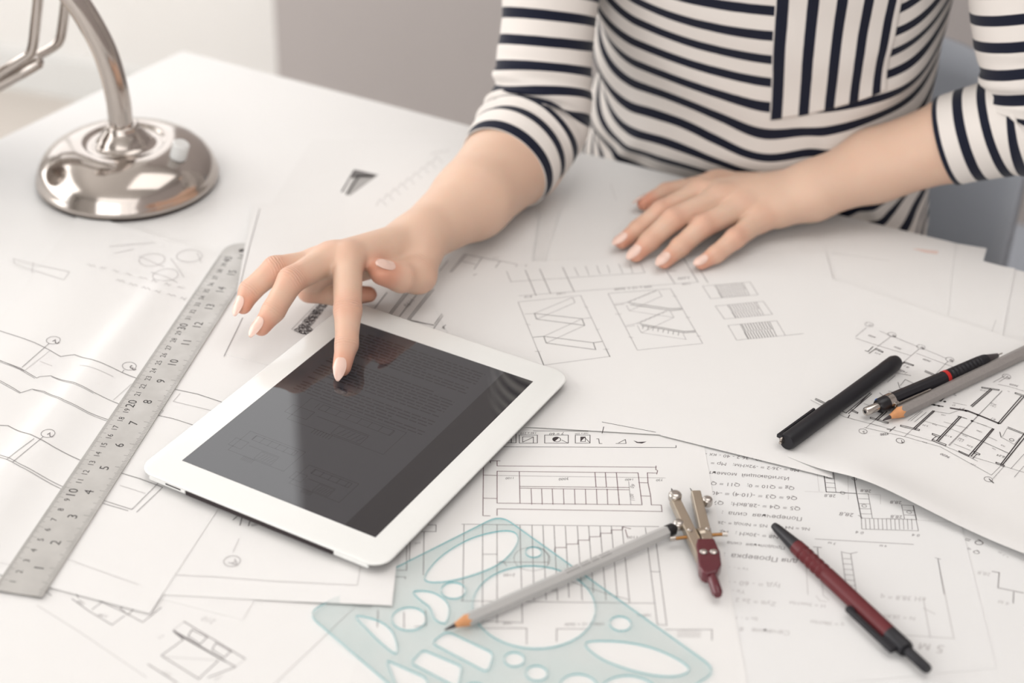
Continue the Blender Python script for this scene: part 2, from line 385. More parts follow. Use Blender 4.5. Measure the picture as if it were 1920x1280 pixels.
E_ = sh['stairplan'].frame(860, 760, .25)
E_.lines('370,280 430,280 430,215; 395,250 395,280; 455,222 590,222 590,282 455,282 455,222; 480,235 560,235 560,282; 480,235 480,275 555,240; 645,222 822,222 822,282 645,282 645,222; 775,260 820,282; 875,222 985,222 985,282 875,282 875,222; 945,240 985,280; 560,190 970,193; 340,310 1110,313 1630,316 1630,300; 1035,250 1050,250 1055,285 1075,285; 1180,285 1255,285 1250,255 1200,280', .045)
E_.circ(*E_.o((735, 254)), 7.5, .045, 'ink'); E_.poly([E_.o(p) for p in ((705, 254), (712, 242), (735, 236), (755, 240), (722, 268), (710, 265))])
E_.poly([E_.o(p) for p in ((913, 234), (952, 234), (913, 272))]); E_.lines('913,270 950,270 950,235', .04)
E_.poly([E_.o(p) for p in ((1310, 262), (1335, 280), (1375, 285), (1410, 270), (1385, 272), (1345, 274))])
E_.writ('140 x 210', 580, 200, 462, 204, 'ink').writ('7 = 60', 788, 200, 678, 206, 'ink').writ('160 x 250', 970, 204, 872, 208, 'ink')
E_.lines('238,415 310,415; 238,415 238,430; 288,415 288,453 1480,463 1480,453; 1480,463 1478,480 1492,488 1485,515; 288,493 1345,505 1375,745 288,732 288,493; 455,497 460,732; 460,607 1280,615; 460,620 1280,632; 1022,503 1030,610; 1100,503 1108,610; 1183,505 1205,745; 185,465 185,522 288,525; 185,522 182,826 235,828; 182,695 288,697; 1480,507 1415,505 1420,580 1350,578; 1420,580 1440,680 1370,678; 1440,680 1445,745 1520,747 1525,797; 288,825 288,775 1525,795', .05, 'ink_red')
E_.lines('; '.join('%d,626 %d,742' % (x, x+5) for x in (543, 622, 702, 785, 868, 950, 1033, 1113)), .045, 'ink_red')
E_.lines('288,525 1550,543; 1275,570 1292,745', .03, 'ink_mid')
E_.writ('1100', 412, 536, 350, 540, 'ink').writ('3000', 825, 540, 748, 546, 'ink').writ('1400', 1308, 547, 1246, 550, 'ink').writ('730', 1528, 550, 1478, 554, 'ink').writ('60', 1300, 588, 1282, 612, 'ink_mid').writ('1100', 1322, 712, 1308, 662, 'ink_mid')
E_.frame(860, 960, .25)
E_.lines('25,90 1500,108; 180,315 290,315; 40,90 30,660; 180,95 178,830; 288,95 288,830; 460,100 478,830; 550,100 566,660; 632,100 656,660; 715,100 742,660; 800,105 828,640; 890,105 927,660; 975,105 1010,600; 1060,105 1105,660; 1145,105 1190,640; 1225,110 1282,680; 1400,115 1490,840; 1480,220 1560,845; 1440,445 1510,448; 1490,840 1560,848; 20,665 1470,683; 160,815 480,828; 290,375 670,375; 130,870 510,870 510,990; 735,970 735,875 960,875; 1550,880 1900,880 1900,960', .045, 'ink_mid')
E_.lines('720,295 722,265 808,265 808,240 895,238 895,210 980,210 980,185 1062,183 1062,158 1145,158 1145,133 1228,133 1232,110 1290,125; 1250,130 1265,185', .05, 'ink_red')
E_.lines('830,515 910,545 1000,575 1100,608 1185,632 1275,655; 300,375 330,365 360,400; 590,260 640,280 675,330 670,390', .04, 'ink_mid')
E_.ring(550, 350, 34, .03, 'ink_mid')
E_.writ('2100', 425, 460, 335, 462).writ('1500', 400, 822, 330, 826).writ('1500 x 12 = 3600', 1090, 828, 795, 832).writ('1430 x', 1440, 762, 1335, 768).writ('1100', 1340, 178, 1262, 180).writ('01', 735, 585, 708, 560, 'ink')
E_.lines('; '.join('1640,%d 1815,%d' % (890+9*i, 892+9*i) for i in range(6)), .03, 'ink_light')
E_.frame(400, 960, .25).lines('1610,95 1670,95 1670,145 1560,145; 1580,145 1575,470; 1450,240 1450,435 1380,435; 1475,225 1470,360; 1365,485 1440,485 1440,500; 1235,735 1230,860; 1430,750 1430,870; 1590,740 1595,850 1510,858', .05, 'ink_mid')
E_.writ('210', 1555, 222, 1510, 228, 'ink_mid')

A_ = sh['wave'].frame(0, 380, .25)
A_.lines('-60,945 0,962 120,1000 260,1050 370,1105 455,1155 505,1146 560,1140 700,1180 930,1280', .05, 'ink_mid')
A_.lines('0,1183 100,1225 180,1262', .04, 'ink_mid')
for cx, cy in ((1140, 430), (1420, 400), (1240, 540)): A_.ring(cx, cy, 24, .05, 'ink_light')
A_.lines('1040,400 1230,480; 1280,420 1380,560; 1130,520 1330,600; 1480,380 1510,450; 820,330 1160,300; 860,380 1000,350; 100,420 520,520; 110,460 480,580; 520,520 480,580; 100,420 110,460; 250,450 240,520', .05, 'ink_light')
rw = random.Random(5)                                  # two rows of faint illegible pencil handwriting
for x0, y0, x1, y1 in ((650, 462, 1460, 665), (870, 582, 1430, 735)):
    n_ = int((x1-x0)/16)
    for w0 in range(0, n_-3, 6):
        A_.lines(' '.join('%.0f,%.0f' % (x0+(x1-x0)*i/n_, y0+(y1-y0)*i/n_+(rw.uniform(-14, -4) if i % 2 else rw.uniform(0, 8))) for i in range(w0, w0+rw.choice((4, 5)))), .045, 'ink_light')
A_.frame(0, 640, .25)
A_.lines('930,240 1020,275; 1265,350 1480,395 1670,458; 0,630 60,632 180,685 400,790 600,890; 865,975 1050,1030 1220,1095', .05, 'ink_mid')
A_.lines('0,145 150,200 275,275; 275,275 300,265 380,258 520,300 700,380 890,468; 1140,545 1300,580 1450,628; 0,295 100,350 155,385 180,378 240,358 330,375 480,440 660,530 820,590', .04, 'ink_mid')
A_.lines('0,308 100,362 150,390; 250,364 330,385 480,452 660,542 810,600; 0,155 150,212 260,278; 390,266 520,310 700,390', .03, 'ink_mid')
A_.lines('0,852 150,920 470,1090; 0,870 150,938 455,1105; 735,1180 970,1255 990,1258; 720,1200 960,1270; 50,885 255,730; 95,905 325,715; 165,195 370,15; 930,215 915,235; 990,1260 1185,1065; 1025,1280 1220,1095', .04, 'ink_mid')
A_.lines('190,215 375,70; 850,440 985,320; 1190,560 1225,520 1180,510; 1350,390 1300,450; 1300,450 1590,520; 600,180 850,265; 300,150 390,185; 900,1080 1090,1140', .035, 'ink_light')
for x, y, t in ((400, -8, '2'), (970, 186, '3'), (360, 690, '2')):
    A_.ring(x, y, 13, .035, 'ink_mid'); A_.writ(t, x+18, y-8, x-12, y+10, 'ink_mid')
A_.frame(0, 960, .25).lines('480,345 1040,545; 0,380 90,400', .03, 'ink_light')

P_ = sh['photoplan'].frame(680, 440, .1719)
P_.lines('265,630 130,805; 460,640 290,862; 490,640 310,868; 670,550 400,895; 755,590 490,925; 775,600 515,925; 490,925 780,990; 510,940 770,985; 865,865 785,975; 875,885 775,1025; 870,1020 905,985; 875,1000 890,1030', .05)
P_.lines('1110,215 950,410; 1130,225 970,410; 1110,215 1690,325; 1300,250 1215,380; 1090,295 1230,325; 1500,290 1450,360; 930,285 840,400; 1205,445 1245,430; 700,410 740,420', .05, 'ink_mid')
P_.writ('1170', 520, 700, 440, 775, 'ink_mid').writ('210', 1490, 245, 1420, 250, 'ink_light').writ('4 - 4', 1800, 325, 1660, 330, 'ink_light')
P_.frame(420, 420, .2343)
rs = random.Random(8); band = [(575, 840), (775, 620), (850, 620), (690, 825), (715, 855), (650, 888), (545, 852)]
def inside(x, y, pl):
    c = False
    for i in range(len(pl)):
        (x1, y1), (x2, y2) = pl[i], pl[i-1]
        if (y1 > y) != (y2 > y) and x < (x2-x1)*(y-y1)/(y2-y1)+x1: c = not c
    return c
n_ = 0
while n_ < 900:
    x, y = rs.uniform(540, 850), rs.uniform(610, 890)
    if inside(x, y, band):
        n_ += 1; r = rs.uniform(2.5, 6.5); P_.poly([P_.o((x+r*math.cos(t)*rs.uniform(.6, 1.2), y+r*.6*math.sin(t))) for t in (0, 1.3, 2.5, 3.8, 5.0)], 'ink' if rs.random() < .6 else 'ink_mid')
P_.lines('540,845 770,610; 715,855 880,735', .035, 'ink_mid')
P_.frame(0, 0, 1).lines('487,392 437,590; 455,596 420,668', .05, 'ink_mid')

N_ = sh['note'].frame(600, 220, .2396)
M['grey_print'] = mat('grey_print', (176, 173, 171), .7, noise=.08, nscale=200); M['dark_print'] = mat('dark_grey_print', (120, 117, 116), .7, noise=.1, nscale=200)
N_.poly([N_.o(p) for p in ((260, 480), (300, 455), (455, 452), (235, 612), (200, 600))], 'grey_print')
N_.poly([N_.o(p) for p in ((275, 408), (455, 450), (400, 470), (300, 470), (240, 478))], 'dark_print')
N_.lines('268,415 170,582; 300,470 208,604', .14, 'ink'); N_.lines('290,440 190,590', .05, 'ink_mid')
N_.lines('; '.join('%d,%d %d,%d %d,%d' % (440+55*i, 690-42*i, 470+55*i, 640-42*i, 520+55*i, 690-42*i) for i in range(9)), .06, 'ink_light')
N_.lines('; '.join('%d,%d %d,%d' % (870+30*i, 290-5*i, 890+30*i, 270-5*i) for i in range(5)), .06, 'ink_light')

G_ = sh['plan'].frame(1520, 600, .20855)
G_.lines('405,150 500,70; 405,165 570,220 900,320; 600,240 720,150; 840,375 975,260; 1120,490 1235,370; 620,100 1220,345; 950,300 1300,430; 0,720 120,780 300,870 640,960; 1640,560 1750,500; 1240,1125 1720,640; 1330,1180 1500,1270', .03, 'ink_mid')
for x, y, t in ((525, 42, '10'), (730, 132, '9'), (990, 243, '8'), (1250, 355, '6'), (1760, 508, '5'), (470, 1000, '2'), (805, 1085, '7')):
    G_.ring(x, y, 7.6, .03, 'ink_mid'); G_.writ(t, x+12, y-4, x-10, y+4)
G_.lines('515,285 560,240; 525,300 590,255; 515,285 490,275; 590,255 650,285 645,293 585,265; 840,375 925,405 920,412 835,385; 1030,455 1115,490 1110,500 1025,465; 680,530 845,378; 665,530 835,378; 400,790 535,655; 320,835 535,658; 340,842 548,665; 270,815 320,838; 370,805 425,832 420,840 362,815; 350,855 335,880; 45,705 130,745 125,755 40,715', .06)
G_.lines('850,535 935,575; 850,535 805,590; 785,560 800,610 850,620; 700,640 740,650; 620,655 660,690; 730,470 900,500; 690,560 760,500', .04, 'ink_mid')
for t, a in (('4000', (590, 155, 525, 130)), ('3600', (820, 260, 755, 235)), ('3600', (1085, 370, 1015, 345)), ('4200', (700, 1015, 620, 1020)), ('9600', (1255, 1230, 1175, 1195)), ('3600', (1870, 590, 1790, 570)), ('1420', (870, 470, 800, 440)), ('0.24', (630, 305, 580, 290)), ('8.1', (890, 425, 850, 405))): G_.writ(t, *a)
G_.frame(1620, 700, .1719)
G_.lines('540,600 750,410 768,412 555,610; 790,735 1040,470; 810,742 1060,475 1040,470; 1150,890 1400,605; 1168,905 1415,608 1400,605; 1490,995 1745,660; 1510,1000 1760,690; 1165,355 1380,170; 1180,365 1395,178; 1465,540 1720,245; 1485,548 1745,255; 125,505 230,410; 145,512 250,418; 820,300 880,240; 835,305 905,240', .075)
G_.lines('400,565 605,612 600,625 398,578 400,565; 70,480 265,535 262,548 66,492 70,480; 745,655 830,685 825,700 742,668 745,655; 745,720 895,775 890,790 740,732 745,720; 745,720 785,690; 1035,845 1145,895 1140,908 1035,858 1035,845; 1200,850 1265,880 1255,890 1198,870 1200,850; 1185,930 1230,880; 1440,968 1530,1005 1522,1018 1438,980 1440,968; 1285,150 1475,178 1470,188 1283,160 1285,150; 1650,210 1745,240 1740,252 1648,222 1650,210; 1570,585 1745,655; 1565,597 1745,668; 280,632 340,585; 250,610 300,615; 1480,640 1495,695; 1020,465 1120,495', .05)
G_.lines('940,375 1130,405 1250,452 1465,540; 940,382 1130,414 1250,460 1465,548', .07); G_.lines('700,335 770,345 860,362', .1)
for x, y in ((1110, 410), (1465, 545), (815, 355), (765, 345), (1178, 520), (880, 308), (1240, 455)): G_.ring(x, y, 1.6, .07, 'ink')
G_.lines('0,590 440,690 830,800 1390,1110; 60,545 400,640 750,740 1130,895 1480,1000 1745,1080; 20,595 130,500; 440,690 540,600; 1390,1110 1500,1000; 1405,1150 1530,1010; 930,790 1505,190; 480,515 620,410; 510,520 640,412; 550,530 680,425; 770,415 930,440 1100,380; 640,515 920,595 1280,740 1600,880; 870,530 1130,600; 1060,650 1290,740 1590,880; 1180,520 1410,605; 1230,540 1340,575; 1460,120 1600,150 1745,195; 1470,95 1560,40; 1600,1040 1745,880; 1640,1130 1745,1010; 1495,695 1640,775 1700,700; 1560,600 1510,690; 970,320 1120,350; 0,330 80,360; 980,770 1160,840; 1350,690 1450,735', .028, 'ink_mid')
G_.ring(395, 735, 7.6, .035, 'ink_mid'); G_.ring(1355, 1155, 7.6, .035, 'ink_mid'); G_.ring(1610, 725, 4, .035, 'ink_mid'); G_.writ('7', 410, 728, 385, 738, 'ink').writ('1', 1365, 1148, 1345, 1160, 'ink')
for t, a in (('20.26', (1450, 345, 1380, 315)), ('1.4.2', (1440, 365, 1385, 340)), ('9.05', (1095, 722, 1035, 700)), ('1.3.1', (1080, 742, 1025, 720)), ('9.24', (700, 570, 640, 555)), ('4200', (265, 650, 170, 660)), ('8.1.2', (960, 690, 890, 670)), ('710', (800, 560, 750, 545)), ('0.24', (1190, 800, 1130, 775)), ('1200', (1290, 640, 1235, 615)), ('610', (1010, 245, 985, 215)), ('8.24', (1540, 905, 1450, 880)), ('4200', (1440, 830, 1400, 810)), ('1510', (1130, 690, 1080, 665)), ('160', (890, 455, 845, 445)), ('27', (1000, 345, 960, 338)), ('0.24', (690, 755, 640, 740)), ('8.2', (1590, 200, 1570, 190)), ('1.24', (1220, 1000, 1170, 980)), ('1510', (1340, 190, 1270, 175)), ('710', (1545, 795, 1500, 775)), ('9.1', (1440, 500, 1395, 482)), ('9.1', (1095, 385, 1040, 375))): G_.writ(t, *a)

I_ = sh['calc'].frame(1300, 820, .1719)
for t, a in (('Mв = -36·2 = -92кНм;   Mр =', (1155, 345, 190, 262)), ('Изгибающий  момент', (1045, 432, 160, 365)), ('Qg = Q10 = 0;   Q11 = Q', (1100, 538, 190, 482)), ('Q6 = Q3 = -(10·4) = -40', (1130, 645, 195, 585)), ('Q5 = Q4 = -28,8кН;   Q7', (1165, 760, 210, 690)), ('Поперечная  сила  :', (1185, 870, 310, 800)), ('N6 = N4 =      N5 = Nпод = -28', (1270, 985, 260, 910)), ('N8 = -30кН ;   Nд', (930, 1068, 270, 1008)), ('Продольная  сила', (1000, 1190, 370, 1130)), ('-20 - 36·2 - 40 - кх - ', (780, 230, 130, 165))):
    I_.writ(t, *a, 'ink_mid', .15)
I_.frame(1340, 1000, .21875)
for t, a in (('для Проверка  :', (720, 222, 75, 165)), ('Yx = -  -', (290, 295, 120, 280)), ('Iуд = - 60 - -', (560, 430, 110, 400)), ('Yx -', (260, 488, 150, 475)), ('Zув = 2x 2', (530, 590, 180, 550)), ('Sn = - 1', (370, 718, 180, 708)), ('Сечение   8', (640, 835, 210, 800)), ('Н = 3мкНм', (950, 610, 640, 578)), ('q = 38кНм', (1110, 770, 820, 740))): I_.writ(t, *a, 'ink_mid' if 'П' in t else 'ink_light', .15)
I_.lines('785,290 800,525; 850,115 915,118; 880,118 885,210; 920,410 930,530 980,570; 870,535 900,575 960,585', .04, 'ink_light')
I_.frame(1500, 840, .21875)
I_.lines('195,150 225,375 305,378 480,388; 455,200 485,390 525,600; 970,492 998,612', .06)
I_.lines('195,150 280,155 308,378; 210,175 270,178; 210,215 290,222; 215,255 295,260; 218,295 300,300; 222,335 303,340; 525,600 530,693 1015,708 995,612 525,600; 485,390 585,392 620,600; 492,432 590,436; 498,475 600,478; 505,518 605,520; 515,562 615,565; 870,487 970,492; 870,487 895,605; 885,530 980,535; 888,572 988,575; 130,778 975,825; 500,575 540,600', .04, 'ink_mid')
I_.lines('; '.join('%d,%d %d,%d' % (560+36*i, 606, 566+36*i, 696) for i in range(12)), .035, 'ink_mid')
for x, y in ((250, 248), (365, 383), (465, 263), (550, 495), (935, 548)): I_.ring(x, y, 4.2, .035, 'ink_mid')
for t, a in (('28,8', (308, 398, 205, 393)), ('28,8', (612, 358, 515, 352)), ('28,8', (872, 455, 768, 450)), ('28,8', (878, 578, 772, 572)), ('28,8', (462, 560, 336, 546)), ('0 4', (545, 715, 475, 706)), ('0 4', (1025, 738, 958, 730)), ('3 м', (310, 812, 240, 800)), ('4 м', (745, 832, 680, 826))): I_.writ(t, *a)
I_.lines('355,885 400,1220; 435,905 480,1220; 355,890 435,905; '+'; '.join('%d,%d %d,%d' % (362+6*i, 945+46*i, 442+6*i, 950+46*i) for i in range(7))+'; 430,905 490,890; 1160,940 1205,952; 1182,950 1235,1250; 150,850 160,950; 115,845 185,852', .04, 'ink_mid')
I_.lines('40,150 190,155; 140,160 165,370; 40,370 230,378; 410,200 415,440; 520,390 690,400 690,480; 740,600 1380,640', .025, 'ink_light')
I_.frame(1600, 1000, .21875)
I_.lines('725,220 860,890; 600,560 660,890; 430,870 870,900; 600,640 700,690', .05, 'ink_light'); I_.writ('кН 38,8 = q', 620, 545, 230, 525, 'ink_light').writ('N = 28,8к', 530, 715, 250, 690, 'ink_light').writ('5 м', 780, 960, 550, 935, 'ink_light')
K_ = sh['corner'].frame(1600, 1000, .21875)
K_.lines('1190,325 1250,335 1240,465 1460,510; 1375,500 1370,595', .06, 'ink_mid'); K_.writ('Q = ', 1120, 70, 960, 25, 'ink_mid').writ('Q = ', 1090, 160, 985, 110, 'ink_mid').writ('28,8', 1180, 340, 1065, 320, 'ink_light').writ('+ 3 м', 1340, 200, 1250, 150, 'ink_light').writ('4 м', 1340, 590, 1240, 570, 'ink_light')
C_ = sh['axisA'].frame(0, 0, 1)
C_.circ(435, 1052, 15.5, .05, 'ink_light'); C_.text('A', (441, 1047), (427, 1055), 'ink_light', 0)
C_.lines('330,1078 400,1081 520,1090 670,1097 676,1062; 448,1010 437,1035', .035, 'ink_light').lines('437,975 446,967; 450,985 454,969; 466,986 469,975', .05); C_.text('205', (483, 981), (470, 984), 'ink_mid')
B_ = sh['window'].frame(0, 960, .25)
B_.lines('1380,820 1840,1100; 1300,885 1765,1160; 1310,900 1680,1110; 1320,910 1690,1120; 1440,880 1410,930 1500,990 1550,940; 1620,980 1590,1030 1680,1090 1735,1040; 1440,880 1560,940; 1620,980 1735,1045; 1300,890 1375,955 1210,1075 1490,1250 1640,1110; 1110,1140 1330,1280; 1560,1240 1765,1160', .06, 'ink_mid')
B_.lines('1380,820 1300,885; 1840,1100 1765,1160; 1240,1085 1640,1110; 280,700 600,900 1100,1240', .04, 'ink_light')
B_.lines('300,565 385,625; 540,650 665,740 840,845 935,775; 560,600 590,640; 690,730 770,670; 610,600 950,760 1070,825 1210,715; 940,700 900,720 960,770 1000,730', .05, 'ink_mid')
B_.writ('1100', 810, 775, 745, 760).writ('150', 640, 685, 600, 655).writ('3010', 1290, 1215, 1225, 1190, 'ink_light').writ('410', 1225, 915, 1180, 940, 'ink_light').writ('1430', 1660, 1215, 1600, 1250, 'ink_light').writ('210', 1625, 810, 1530, 780, 'ink_light')
sh['backb'].frame(1560, 380, .25).lines('470,550 495,790; 525,555 485,620; 590,685 530,805; 1230,880 1190,990', .04, 'ink_light'); sh['backb'].writ('(5)', 670, 695, 615, 700, 'ink_light')
sh['rest'].frame(1560, 380, .25).lines('0,375 430,435', .035, 'ink_light')
M['red_print'] = mat('faint_red_print', (236, 212, 204), .7, noise=.03)
sh['rest'].poly([sh['rest'].o(p) for p in ((600, 345), (640, 345), (800, 362), (790, 385), (700, 375))], 'red_print')
sh['rest'].frame(0, 0, 1).lines('1145,345 1155,375', .03, 'ink_light')
# ---------------------------------------------------------------- tablet
def rrect(hx, hy, r, n=8):
    out = []
    for cx, cy, a in ((hx-r, hy-r, 0), (-hx+r, hy-r, 90), (-hx+r, -hy+r, 180), (hx-r, -hy+r, 270)):
        for i in range(n+1):
            t = math.radians(a+90*i/n); out.append((cx+r*math.cos(t), cy+r*math.sin(t)))
    return out
def loft(mb, secs, cap=True):
    n = len(secs[0][0]); vs, fs = [], []
    for poly, z in secs: vs += [(p[0], p[1], z) for p in poly]
    for i in range(len(secs)-1):
        for k in range(n): fs.append((i*n+k, i*n+(k+1)%n, (i+1)*n+(k+1)%n, (i+1)*n+k))
    if cap: fs += [tuple(range(n-1, -1, -1)), tuple(range((len(secs)-1)*n, len(secs)*n))]
    mb.add(vs, fs); return mb
TZ = 0.20                                              # the tablet lies on the sheets
M['silver'] = mat('tablet_silver_edge', (196, 193, 190), 0.3, metal=0.7, noise=0.02)
M['slot_shade'] = mat('dark_slot_and_shade', (40, 30, 33), 0.5, noise=0.1)  # for the speaker slot and the painted cut-out shade
M['bezel'] = mat('tablet_white_front', (243, 243, 240), 0.18, noise=0.005, coat=0.3)
tab = thing('tablet', 'white tablet computer with a dark screen under the pointing finger', 'tablet', (-9.655, 91.883, TZ), -0.49828)
HX, HY = 9.28, 12.06
m = MB(); loft(m, [(rrect(HX-1.6, HY-1.6, 0.6), 0.0), (rrect(HX-0.9, HY-0.9, 0.8), 0.06), (rrect(HX-0.35, HY-0.35, 1.0), 0.24), (rrect(HX-0.10, HY-0.10, 1.15), 0.45), (rrect(HX-0.04, HY-0.04, 1.2), 0.60)])
m.build('back_shell', M['silver'], tab, smooth=True)
m = MB(); loft(m, [(rrect(HX-0.03, HY-0.03, 1.2), 0.60), (rrect(HX, HY, 1.22), 0.64), (rrect(HX, HY, 1.22), 0.72), (rrect(HX-0.05, HY-0.05, 1.2), 0.755), (rrect(HX-0.10, HY-0.10, 1.15), 0.765)])
m.build('front_frame', M['bezel'], tab, smooth=True, angle=50)
# white corners of the slim back case ; overhang shade in its near-edge cut-out painted as a dark strip
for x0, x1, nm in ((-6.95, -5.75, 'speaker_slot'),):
    MB().box(x0, x1, -HY-0.01, -HY+0.3, 0.47, 0.57).build(nm, M['slot_shade'], tab)
m = MB(); m.box(-5.35, 5.75, -HY-0.015, -HY+0.6, 0.30, 0.60); m.build('cutout_shade', M['slot_shade'], tab)
for x0, x1 in ((-8.3, -5.4), (5.8, 8.3)):
    m = MB(); m.box(x0, x1, -HY+0.0, -HY+0.8, 0.30, 0.62); m.build('case_corner', M['bezel'], tab, bevel=0.08)
# display
md = bpy.data.materials.new('display_glass'); md.use_nodes = True; nt = md.node_tree; b = nt.nodes['Principled BSDF']
b.inputs['Base Color'].default_value = (*lin((30, 29, 33)), 1); b.inputs['Roughness'].default_value = 0.03
b.inputs['Specular IOR Level'].default_value = 0.9; b.inputs['IOR'].default_value = 1.52
tc = nt.nodes.new('ShaderNodeTexCoord'); sx = nt.nodes.new('ShaderNodeSeparateXYZ'); nt.links.new(tc.outputs['Object'], sx.inputs[0])
cmpn = nt.nodes.new('ShaderNodeMath'); cmpn.operation = 'LESS_THAN'; cmpn.inputs[1].default_value = 0.0512
nt.links.new(sx.outputs['X'], cmpn.inputs[0])
mul = nt.nodes.new('ShaderNodeMath'); mul.operation = 'MULTIPLY'; mul.inputs[1].default_value = 0.032
nt.links.new(cmpn.outputs[0], mul.inputs[0]); nt.links.new(mul.outputs[0], b.inputs['Emission Strength'])
b.inputs['Emission Color'].default_value = (0.92, 0.92, 1.0, 1)
M['display'] = md
m = MB(); m.box(-7.39, 7.39, -9.855, 9.855, 0.760, 0.772); scr = m.build('screen', M['display'], tab)
# the page shown on the screen: rows of text and three small plans, faint on the dimmed display
M['display_ink'] = mat('display_dark_lines', (40, 38, 42), 0.04, spec=0.9, ior=1.52)
TR = np.array([[math.cos(-0.49828), -math.sin(-0.49828)], [math.sin(-0.49828), math.cos(-0.49828)]])
def TL(u, v): return (D(u, v, 0.97)[:2]-np.array([-9.655, 91.883]))@TR
rnd = random.Random(4); m = MB()
def seg(m, a, b, w=0.05, z=0.774):
    a, b = np.array(a), np.array(b); d = b-a; L = np.linalg.norm(d)
    if L < 1e-5: return
    n = np.array([-d[1], d[0]])/L*w/2
    m.add([(*(a+n), z), (*(a-n), z), (*(b-n), z), (*(b+n), z)], [(0, 1, 2, 3)])
for i in range(26):
    y = 8.8-i*0.33
    if i in (9, 10, 19): continue
    x = -6.2+rnd.uniform(0, .2)+(0.6 if i % 7 == 0 else 0); xe = 4.2-(rnd.uniform(0, 4) if i % 6 == 5 else rnd.uniform(0, .2))
    while x < xe:
        w = rnd.uniform(0.25, 1.0); seg(m, (x, y), (min(x+w, xe), y), 0.11); x += w+0.12
def plan(x0, y0, x1, y1, k):
    def r(a, b, c, d, w=0.045): seg(m, (a,b),(c,b),w); seg(m, (c,b),(c,d),w); seg(m, (c,d),(a,d),w); seg(m, (a,d),(a,b),w)
    w, h = x1-x0, y1-y0
    r(x0, y0, x1, y1); r(x0+.15*w, y1-.30*h, x1-.1*w, y1-.08*h); seg(m, (x0+.2*w, y0+.45*h), (x1-.25*w, y0+.45*h), .06)
    for j in range(k):
        xx = x0+w*(j+1)/(k+1); seg(m, (xx, y1-.3*h), (xx, y1-.08*h), .05)
    r(x0+.45*w, y0+.05*h, x0+.75*w, y0+.4*h); r(x0-.08*w, y0+.2*h, x0+.15*w, y0+.55*h)
    for j in range(7): seg(m, (x0+w*(.3+.03*j), y0-.18*h), (x0+w*(.3+.03*j), y0), .05)
    for j in range(5): seg(m, (x0+w*(.5+.05*j), y0+.1*h), (x0+w*(.53+.05*j), y0+.35*h), .05)
plan(-4.4, -2.6, 3.2, 0.2, 8); plan(-5.6, -7.4, -1.2, -5.0, 6); plan(-0.2, -8.2, 3.6, -6.0, 5)
m.build('screen_page', M['display_ink'], tab)
# ---------------------------------------------------------------- steel ruler
M['steel'] = mat('brushed_steel', (190, 187, 183), 0.38, metal=0.6, noise=0.14, nscale=55, rnoise=0.12)
M['steel_ink'] = mat('engraved_black', (46, 42, 42), 0.5, noise=0.1)
RUL_A = 1.39947; RUL_Z = 0.14
rul = thing('ruler', 'long steel ruler with centimetre and inch scales lying on the creased drawing', 'ruler', (-28.125, 74.458, RUL_Z), RUL_A)
# bar with a hanging hole at the far end
cu = bpy.data.curves.new('c', 'CURVE'); cu.dimensions = '2D'; cu.fill_mode = 'BOTH'; cu.extrude = 0.045*CM
def spl(pts):
    s = cu.splines.new('POLY'); s.points.add(len(pts)-1); s.use_cyclic_u = True
    for i, p in enumerate(pts): s.points[i].co = (p[0]*CM, p[1]*CM, 0, 1)
y0, y1, xe = -1.36, 1.68, 42.3
out = [(0.05, y0), (xe-1.5, y0)] + [(xe-1.5+1.5*math.sin(t), y0+1.5-1.5*math.cos(t)) for t in np.linspace(0, math.pi/2, 8)][1:] + \
      [(xe-1.5+1.5*math.cos(t), y1-1.5+1.5*math.sin(t)) for t in np.linspace(0, math.pi/2, 8)] + [(0.05, y1)]
spl(out); spl([(xe-1.2+.3*math.cos(t), .16+.3*math.sin(t)) for t in np.linspace(0, 2*math.pi, 16, endpoint=False)][::-1])
ob = bpy.data.objects.new('c', cu); C.objects.link(ob); bpy.context.view_layer.update()
me = bpy.data.meshes.new_from_object(ob.evaluated_get(bpy.context.evaluated_depsgraph_get())); bpy.data.objects.remove(ob)
for v in me.vertices: v.co.z += 0.045*CM
me.name = 'bar'; me.materials.clear(); me.materials.append(M['steel'])
bar = bpy.data.objects.new('bar', me); C.objects.link(bar); bar.parent = rul
m = MB(); ZT = 0.093
def tick(x, ya, yb, w=0.022): m.add([(x-w/2, ya, ZT), (x+w/2, ya, ZT), (x+w/2, yb, ZT), (x-w/2, yb, ZT)], [(0, 1, 2, 3)])
for k in range(16*16+1):
    x = k*2.54/16
    if x > 40.8: break
    tick(x, y0+.02, y0+(0.62 if k % 16 == 0 else .52 if k % 8 == 0 else .42 if k % 4 == 0 else .30))
for k in range(0, 401):
    x = k*.1
    tick(x, y1-.02, y1-(0.50 if k % 10 == 0 else .40 if k % 5 == 0 else .24), 0.016)
m.build('scale_lines', M['steel_ink'], rul)
m = MB()
def num(t, xr, yc, h, right=True):
    V, F, w = text_mesh(t); k = h/0.7
    m.add([(xr-(w-x)*k, yc+y*k-h/2, ZT) for x, y, _ in V], F)
for k in range(1, 17): num(str(k), k*2.54-.06 if k > 9 else k*2.54-.1, -0.12, 0.62)
for k in range(1, 41): num(str(k), k*1.0-.04 if k % 10 else k-.02, 0.86, 0.62 if k % 10 == 0 else 0.40)
m.build('scale_numbers', M['steel_ink'], rul)
